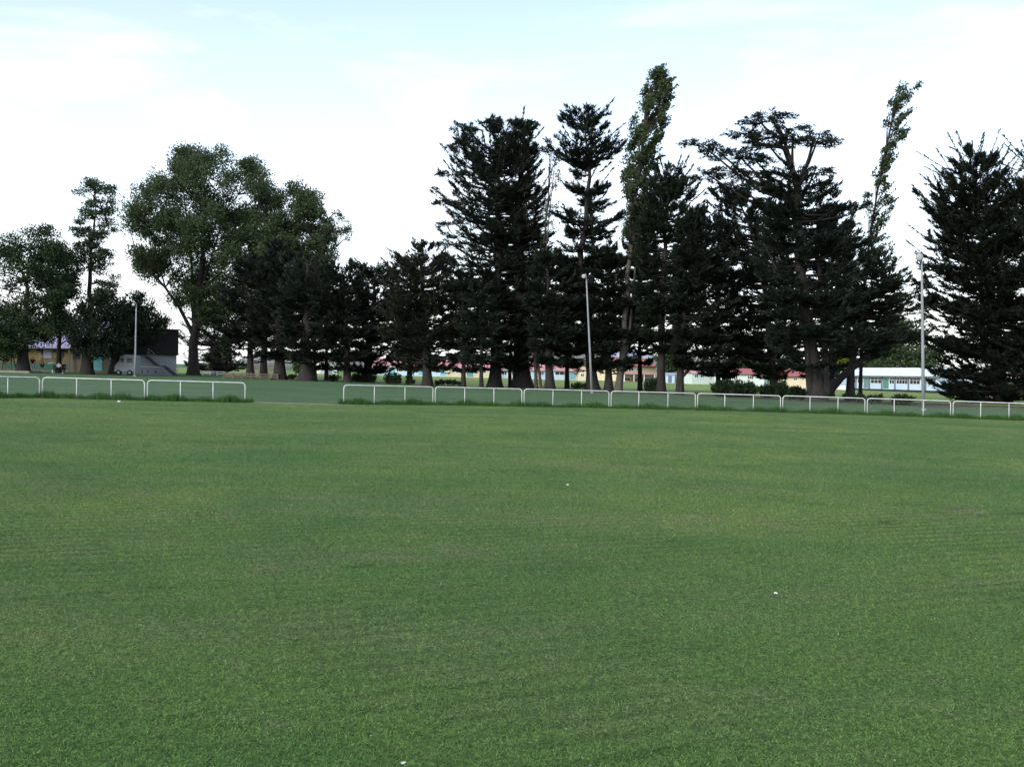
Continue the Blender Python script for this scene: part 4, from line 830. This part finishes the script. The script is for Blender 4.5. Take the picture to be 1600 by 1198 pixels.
# the school
G_ = 'school buildings beyond the trees'
def classroom(name, a, Ya, b_, Yb, label, wallm, eave, ridge, roofm, depth=9, hip=0.0, eo=.6):
    fa = Facade(name, a, Ya, b_, Yb, label, 'building', G_); mid = (a+b_)/2; v = fa.uv(mid, eave)[1]; r_ = max(fa.uv(mid, ridge, -depth/2)[1]-v, .6)
    fa.shell(0, fa.ln, v, depth, wallm, gable=0 if hip else r_*.95); fa.gable_roof(-eo*.6, fa.ln+eo*.6, v+.05, r_, -depth-eo, eo, roofm, hip); fa.ve = v
    fa.part('gutter', 'white' if roofm != 'red' else 'dark', -eo*.6, fa.ln+eo*.6, v-.17, v-.075, eo-.1, eo+.03); return fa
def win(fa, x0, x1, y0, y1, mul=2, trans=None, frame='white'):
    u0, v1 = fa.uv(x0, y0); u1, v0 = fa.uv(x1, y1); return fa.window(u0, u1, v0, v1, mul, frame, trans, .12)
def pan(fa, nm, m, x0, x1, y0, y1, w1=.03):
    u0, v1 = fa.uv(x0, y0); u1, v0 = fa.uv(x1, y1); return fa.part(nm, m, u0, u1, v0, v1, .003, w1)
fa = classroom('classroom_block', 574, 262, 697, 264, 'blue walled classroom block with a faded pink roof behind the lone cypress', 'blue', 572.5, 560, 'pink')
for x0, x1 in ((581, 591), (592, 602), (619, 630), (631, 648), (676, 687)): win(fa, x0, x1, 574, 581, 3)
pan(fa, 'wall_panel', 'tealb', 609, 617, 573.5, 584); pan(fa, 'wall_panel', 'tealb', 654, 663, 574, 586); pan(fa, 'wall_panel', 'tealb', 688, 696, 574.5, 587)
for x in (607, 652.5): pan(fa, 'downpipe', 'white', x-.8, x+.8, 573.5, 585, .1)
fa = classroom('classroom_block', 697, 263, 770, 265, 'cream walled classroom block with a teal door beside the thin stems', 'cream', 574.5, 562, 'pink')
u0, v1 = fa.uv(730, 577); u1, v0 = fa.uv(739.5, 587); fa.door(u0, u1, .1, v1, 'tealdoor'); win(fa, 712, 722, 577, 583, 2); win(fa, 748, 760, 577, 583, 2)
fa = classroom('classroom_block', 772, 268, 903, 274, 'blue classroom block behind the wide flared trunk', 'blue', 577.5, 565, 'pink')
for x0, x1 in ((781, 792), (793, 803), (819, 830), (840, 850), (867, 889)): win(fa, x0, x1, 579.5, 586.5, 3)
pan(fa, 'wall_panel', 'tealb', 890, 902, 580, 593); pan(fa, 'wall_panel', 'tealb', 852, 864, 579.5, 592)
# cream gabled wing, gable end towards the pitch
fa = Facade('gabled_wing', 903, 266, 917, 266, 'cream gable end of the school wing beside the middle light pole', 'building', G_)
v = fa.uv(910, 580)[1]; pk = fa.uv(910, 565)[1]; mb = MB(); mb.prism([(0, -3), (fa.ln, -3), (fa.ln, v), (fa.ln/2, pk), (0, v)], 1, 0, 12); mb.build('wall', M['cream'], fa.root)
mb = MB(); t_ = .2; mb.prism([(-.6, v-.55), (fa.ln/2, pk+.05), (fa.ln+.6, v-.55), (fa.ln+.6, v-.55+t_), (fa.ln/2, pk+.05+t_), (-.6, v-.55+t_)], 1, -.6, 12.4); mb.build('roof', M['red'], fa.root)
u0, v1 = fa.uv(907, 583); u1, v0 = fa.uv(913, 589); fa.window(u0, u1, v0, v1, 2, bar=.12)
# tall hall with slate roof behind
fa = classroom('school_hall', 975, 300, 1024, 306, 'tall cream hall with a dark red roof between leaning poplar and straight trunk', 'cream', 572, 559, 'red', 14)
for x0, x1 in ((982, 990), (995, 1003)): win(fa, x0, x1, 574, 580, 2)
fa = classroom('assembly_hall', 968, 352, 1018, 356, 'far building with a pale blue grey roof rising above the red hall roof', 'cream', 559, 543, 'slate', 16, hip=3.5)
fa = Facade('covered_walkway', 972, 288, 1064, 292, 'long low covered walkway with a thin pink roof and cream back wall', 'shelter', G_)
v = fa.uv(1015, 583.5)[1]; fa.part('wall', 'cream', 0, fa.uv(1028, 590)[0], -2, v-.3, -3, -2.8); fa.part('roof', 'pink', -.3, fa.ln+.3, v-.25, v+.25, -3.3, .6)
for x in (975, 990, 1006, 1022, 1038, 1058): u, _ = fa.uv(x, 590); fa.part('post', 'white', u-.1, u+.1, -2, v-.253, .2, .4)
for x in (982, 994, 1002, 1013, 1024): u, _ = fa.uv(x, 590); fa.part('seat', 'dark', u-.7, u+.7, .3, .95, -1.2, -.7)
fa = Facade('garden_shed', 1040, 280, 1054, 280, 'small lilac blue shed under the covered walkway end', 'shed', G_)
v = fa.uv(1047, 585.5)[1]; fa.shell(0, fa.ln, v, 2.6, 'blue'); fa.gable_roof(-.2, fa.ln+.2, v+.05, .5, -2.8, .25, 'slate'); u0, _ = fa.uv(1044, 590); fa.door(u0, u0+1.0, .1, v-.3, 'bluegrey')
fa = classroom('classroom_block', 1081, 268, 1119, 270, 'short mint white classroom block glimpsed over the largest bush', 'mint', 582.5, 576, 'pink', 7)
for x0, x1 in ((1085, 1091), (1094, 1100), (1105, 1110)): win(fa, x0, x1, 585, 590.5, 2)
fa = classroom('classroom_block', 1116, 262, 1194, 258, 'long white classroom block with a dull red hipped roof', 'mint', 584, 576, 'red', 9, hip=2.5)
for x0, x1 in ((1119, 1126), (1128, 1140), (1143, 1153), (1168, 1178)): win(fa, x0, x1, 586.5, 593, 3)
pan(fa, 'fascia', 'white', 1117, 1160, 584.8, 586.2, .2)
fa = classroom('school_house', 1212, 222, 1262, 216, 'cream house with a dark red roof and one small window beside the cedar trunk', 'cream', 587.5, 577, 'red', 8)
win(fa, 1239.5, 1246, 589.5, 595, 2)
# white prefab block
fa = Facade('prefab_classroom', 1310, 236, 1468, 204, 'long white prefab classroom with a shallow white roof and two green doors', 'building', G_)
v = fa.uv(1385, 587)[1]; rg_ = fa.uv(1385, 578)[1]
fa.part('wall', 'blue', 0, fa.ln, .35, v, -8, 0); fa.part('plinth', 'dark', -.05, fa.ln+.05, -4, .347, -7.9, .05)
fa.gable_roof(-.5, fa.ln+.5, v+.1, (rg_-v)*1.35, -8.6, .8, 'ironw', corr=True); fa.part('fascia', 'bluegrey', -.5, fa.ln+.5, v-.22, v-.035, .62, .82)
for x in (1338, 1359, 1378.5, 1399, 1420, 1447):
    u, _ = fa.uv(x, 600); fa.part('pilaster', 'bluegrey', u-.13, u+.13, .35, v-.23, .003, .22)
def wz(x0, x1, mul): 
    u0, _ = fa.uv(x0, 600); u1, _ = fa.uv(x1, 600); fa.window(u0, u1, 1.5, v-.35, mul, 'white', .62, .1)
for x0, x1, mul in ((1325, 1337, 3), (1340, 1349, 2), (1360.5, 1377.5, 3), (1389.5, 1397.5, 2), (1400.5, 1418.5, 4), (1421.5, 1438, 3), (1449, 1463, 3)): wz(x0, x1, mul)
for x0, x1, m_ in ((1349.5, 1358, 'grdoor2'), (1380, 1388.5, 'grdoor')): u0, _ = fa.uv(x0, 600); u1, _ = fa.uv(x1, 600); fa.door(u0, u1, .5, v-.5, m_)
fa = Facade('entrance_ramp', 1295, 226, 1330, 221, 'low white ramp with blue rail at the end of the prefab', 'ramp', G_)
mb = MB(); mb.prism([(0, -1), (fa.ln, -1), (fa.ln, .75), (fa.ln*.55, .75), (0, .05)], 1, -1.6, 0); mb.build('ramp_deck', M['white'], fa.root); mb = MB()
for h_ in (.5, 1.0): mb.tube([(0, -1.65, .05+h_), (fa.ln*.55, -1.65, .75+h_), (fa.ln, -1.65, .75+h_)], .06, 6)
mb.build('handrail', M['bluegrey'], fa.root)
# sheds at the far side
fa = Facade('storage_shed', 505, 236, 529, 238, 'white flat roofed shed beside the bell footed cypress', 'shed', G_)
v = fa.uv(515, 566)[1]; fa.shell(0, fa.ln*.9, v, 5, 'white'); fa.part('roof', 'pink', -.3, fa.ln*.9+.3, v+.003, v+.35, -5.3, .4); u0, _ = fa.uv(512, 575); fa.door(u0, u0+1.1, .1, 2.1, 'offw')
fa = Facade('storage_shed', 462, 262, 476, 262, 'pale blue shed seen between the two flared cypress feet', 'shed', G_)
v = fa.uv(469, 565)[1]; fa.shell(0, fa.ln, v, 5, 'blue', gable=.8); fa.gable_roof(-.3, fa.ln+.3, v+.05, .85, -5.3, .35, 'ironw'); win(fa, 470, 474, 570, 575, 2)

# ------------------------------------------------------------------ people by the clubhouse
def figure(b, face, joints_pose, label, shirt, legs, long_legs, sleeves=True, socks=None, hairm='hair', H=1.72):
    """one skinned body; clothes are slightly fuller skins over the same limbs"""
    root = empty('person', b, face, label, 'person'); k = H/1.72; J = {n: Vector(v)*k for n, v in joints_pose.items()}
    def skin(name, chain, radii, m, lv=1):
        names = []; E = []
        for ch in chain:
            for a, c_ in zip(ch, ch[1:]):
                for n in (a, c_):
                    if n not in names: names.append(n)
                E.append((names.index(a), names.index(c_)))
        me = bpy.data.meshes.new(name); me.from_pydata([J[n] for n in names], E, []); o = link(name, me, None, root); sk = o.modifiers.new('skin', 'SKIN'); sk.use_smooth_shade = True
        for i, n in enumerate(names):
            r_ = radii[n]*k; me.skin_vertices[0].data[i].radius = (r_ if not isinstance(r_, tuple) else r_[0],)*2
        me.skin_vertices[0].data[0].use_root = True
        sb = o.modifiers.new('sub', 'SUBSURF'); sb.levels = sb.render_levels = lv
        dg = bpy.context.evaluated_depsgraph_get(); me2 = bpy.data.meshes.new_from_object(o.evaluated_get(dg)); o.modifiers.clear(); o.data = me2; me2.materials.clear(); me2.materials.append(M[m]); bpy.data.meshes.remove(me); return o
    rad = {'pelvis': .13, 'waist': .12, 'chest': .145, 'neck0': .075, 'neck': .052, 'jaw': .075, 'head': .098, 'crown': .07, 'nose': .016}
    ch = [['pelvis', 'waist', 'chest', 'neck0', 'neck', 'jaw', 'head', 'crown'], ['jaw', 'nose']]
    for s in 'LR':
        rad.update({s+'sh': .062, s+'el': .042, s+'wr': .028, s+'pa': .036, s+'hip': .092, s+'kn': .058, s+'an': .038, s+'toe': .032})
        ch += [['chest', s+'sh', s+'el', s+'wr', s+'pa'], ['pelvis', s+'hip', s+'kn', s+'an', s+'toe']]
        d = (J[s+'pa']-J[s+'wr']).normalized()*k; sd = d.cross(Vector((0, 1, 0))).normalized()*k if abs(d.y) < .9*k else Vector((1, 0, 0))*k
        for i, (of, ln) in enumerate(((-.028, .062), (-.01, .075), (.01, .07), (.028, .055))):
            J[f'{s}f{i}'] = J[s+'pa']+sd*of+d*ln*.6; J[f'{s}g{i}'] = J[f'{s}f{i}']+d*ln*.55+Vector((0, -.014, 0))*k; rad[f'{s}f{i}'] = .010; rad[f'{s}g{i}'] = .008; ch.append([s+'pa', f'{s}f{i}', f'{s}g{i}'])
        J[s+'t0'] = J[s+'wr']+d*.03-Vector((0, .035, 0))*k; J[s+'t1'] = J[s+'t0']+d*.035-Vector((0, .012, 0))*k; rad[s+'t0'] = .011; rad[s+'t1'] = .009; ch.append([s+'pa', s+'t0', s+'t1'])
    skin('body', ch, rad, 'skin')
    r2 = {n: v*1.13+.014 for n, v in rad.items()}
    for s in 'LR': J[s+'mid'] = J[s+'sh'].lerp(J[s+'el'], .75); r2[s+'mid'] = .062; J[s+'thi'] = J[s+'hip'].lerp(J[s+'kn'], .7); r2[s+'thi'] = .088; J[s+'shin'] = J[s+'kn'].lerp(J[s+'an'], .35); r2[s+'shin'] = .062
    skin('shirt', [['pelvis', 'waist', 'chest', 'neck0'], ['chest', 'Lsh', 'Lmid'], ['chest', 'Rsh', 'Rmid']], r2, shirt)
    r3 = {n: v*1.03+.006 for n, v in r2.items()}
    skin('trousers', [['pelvis', s+'hip', s+'kn', s+'an'] if long_legs else ['pelvis', s+'hip', s+'thi'] for s in 'LR'], r3, legs)
    if socks:
        for s in 'LR': skin('sock', [[s+'shin', s+'an', s+'toe']], r2, socks)
    else:
        for s in 'LR': J[s+'an2'] = J[s+'an']+Vector((0, 0, -.03)); r2[s+'an2'] = .05; skin('shoe', [[s+'an2', s+'toe']], r2, 'dark')
    J['h0'] = J['head']+Vector((0, .03, .02))*k; J['h1'] = J['crown']+Vector((0, .015, .02))*k; J['h2'] = J['neck']+Vector((0, .045, .04))*k; skin('hair', [['h2', 'h0', 'h1']], {'h0': .098, 'h1': .08, 'h2': .05}, hairm)
    return root
def stand(sp_=.10, arm=.0):
    D = {'pelvis': (0, 0, .93), 'waist': (0, 0, 1.08), 'chest': (0, .01, 1.30), 'neck0': (0, .01, 1.43), 'neck': (0, .0, 1.49), 'jaw': (0, -.03, 1.55), 'head': (0, -.005, 1.63), 'crown': (0, .005, 1.68), 'nose': (0, -.125, 1.60)}
    for s, g_ in (('L', 1), ('R', -1)):
        D.update({s+'sh': (g_*.19, .01, 1.40), s+'el': (g_*.25, -.01, 1.13), s+'wr': (g_*.24, -.09-arm, .90+arm), s+'pa': (g_*.235, -.12-arm, .83+arm), s+'hip': (g_*.09, 0, .88), s+'kn': (g_*sp_, -.03*(g_ > 0), .49), s+'an': (g_*sp_, .02, .08), s+'toe': (g_*(sp_+.02), -.13, .035)})
    return D
def sit():
    D = {'pelvis': (0, 0, .60), 'waist': (0, .02, .74), 'chest': (0, .0, .95), 'neck0': (0, -.02, 1.07), 'neck': (0, -.04, 1.13), 'jaw': (0, -.08, 1.18), 'head': (0, -.055, 1.26), 'crown': (0, -.045, 1.31), 'nose': (0, -.175, 1.23)}
    for s, g_ in (('L', 1), ('R', -1)):
        D.update({s+'sh': (g_*.19, -.01, 1.04), s+'el': (g_*.24, -.08, .78), s+'wr': (g_*.17, -.30, .70), s+'pa': (g_*.15, -.36, .69), s+'hip': (g_*.09, -.03, .585), s+'kn': (g_*.13, -.44, .55), s+'an': (g_*.13, -.42, .09), s+'toe': (g_*.14, -.56, .035)})
    return D
figure(ground(51, 118), R(25), stand(.10, .15), 'person in a maroon top and pale grey trousers standing before the yellow wall', 'maroon', 'greycl', True, H=1.80)
figure(ground(66, 118), R(-40), stand(.12), 'person in a yellow top, black shorts and white socks', 'yelcl', 'navy', False, socks='white', H=1.74)
figure(ground(99.5, 117), R(15), sit(), 'person in black clothes sitting on the bench by the clubhouse', 'navy', 'navy', True, H=1.72)
figure(ground(92, 117), R(-10), sit(), 'person in a white shirt sitting on the same bench', 'white', 'navy', True, H=1.68)
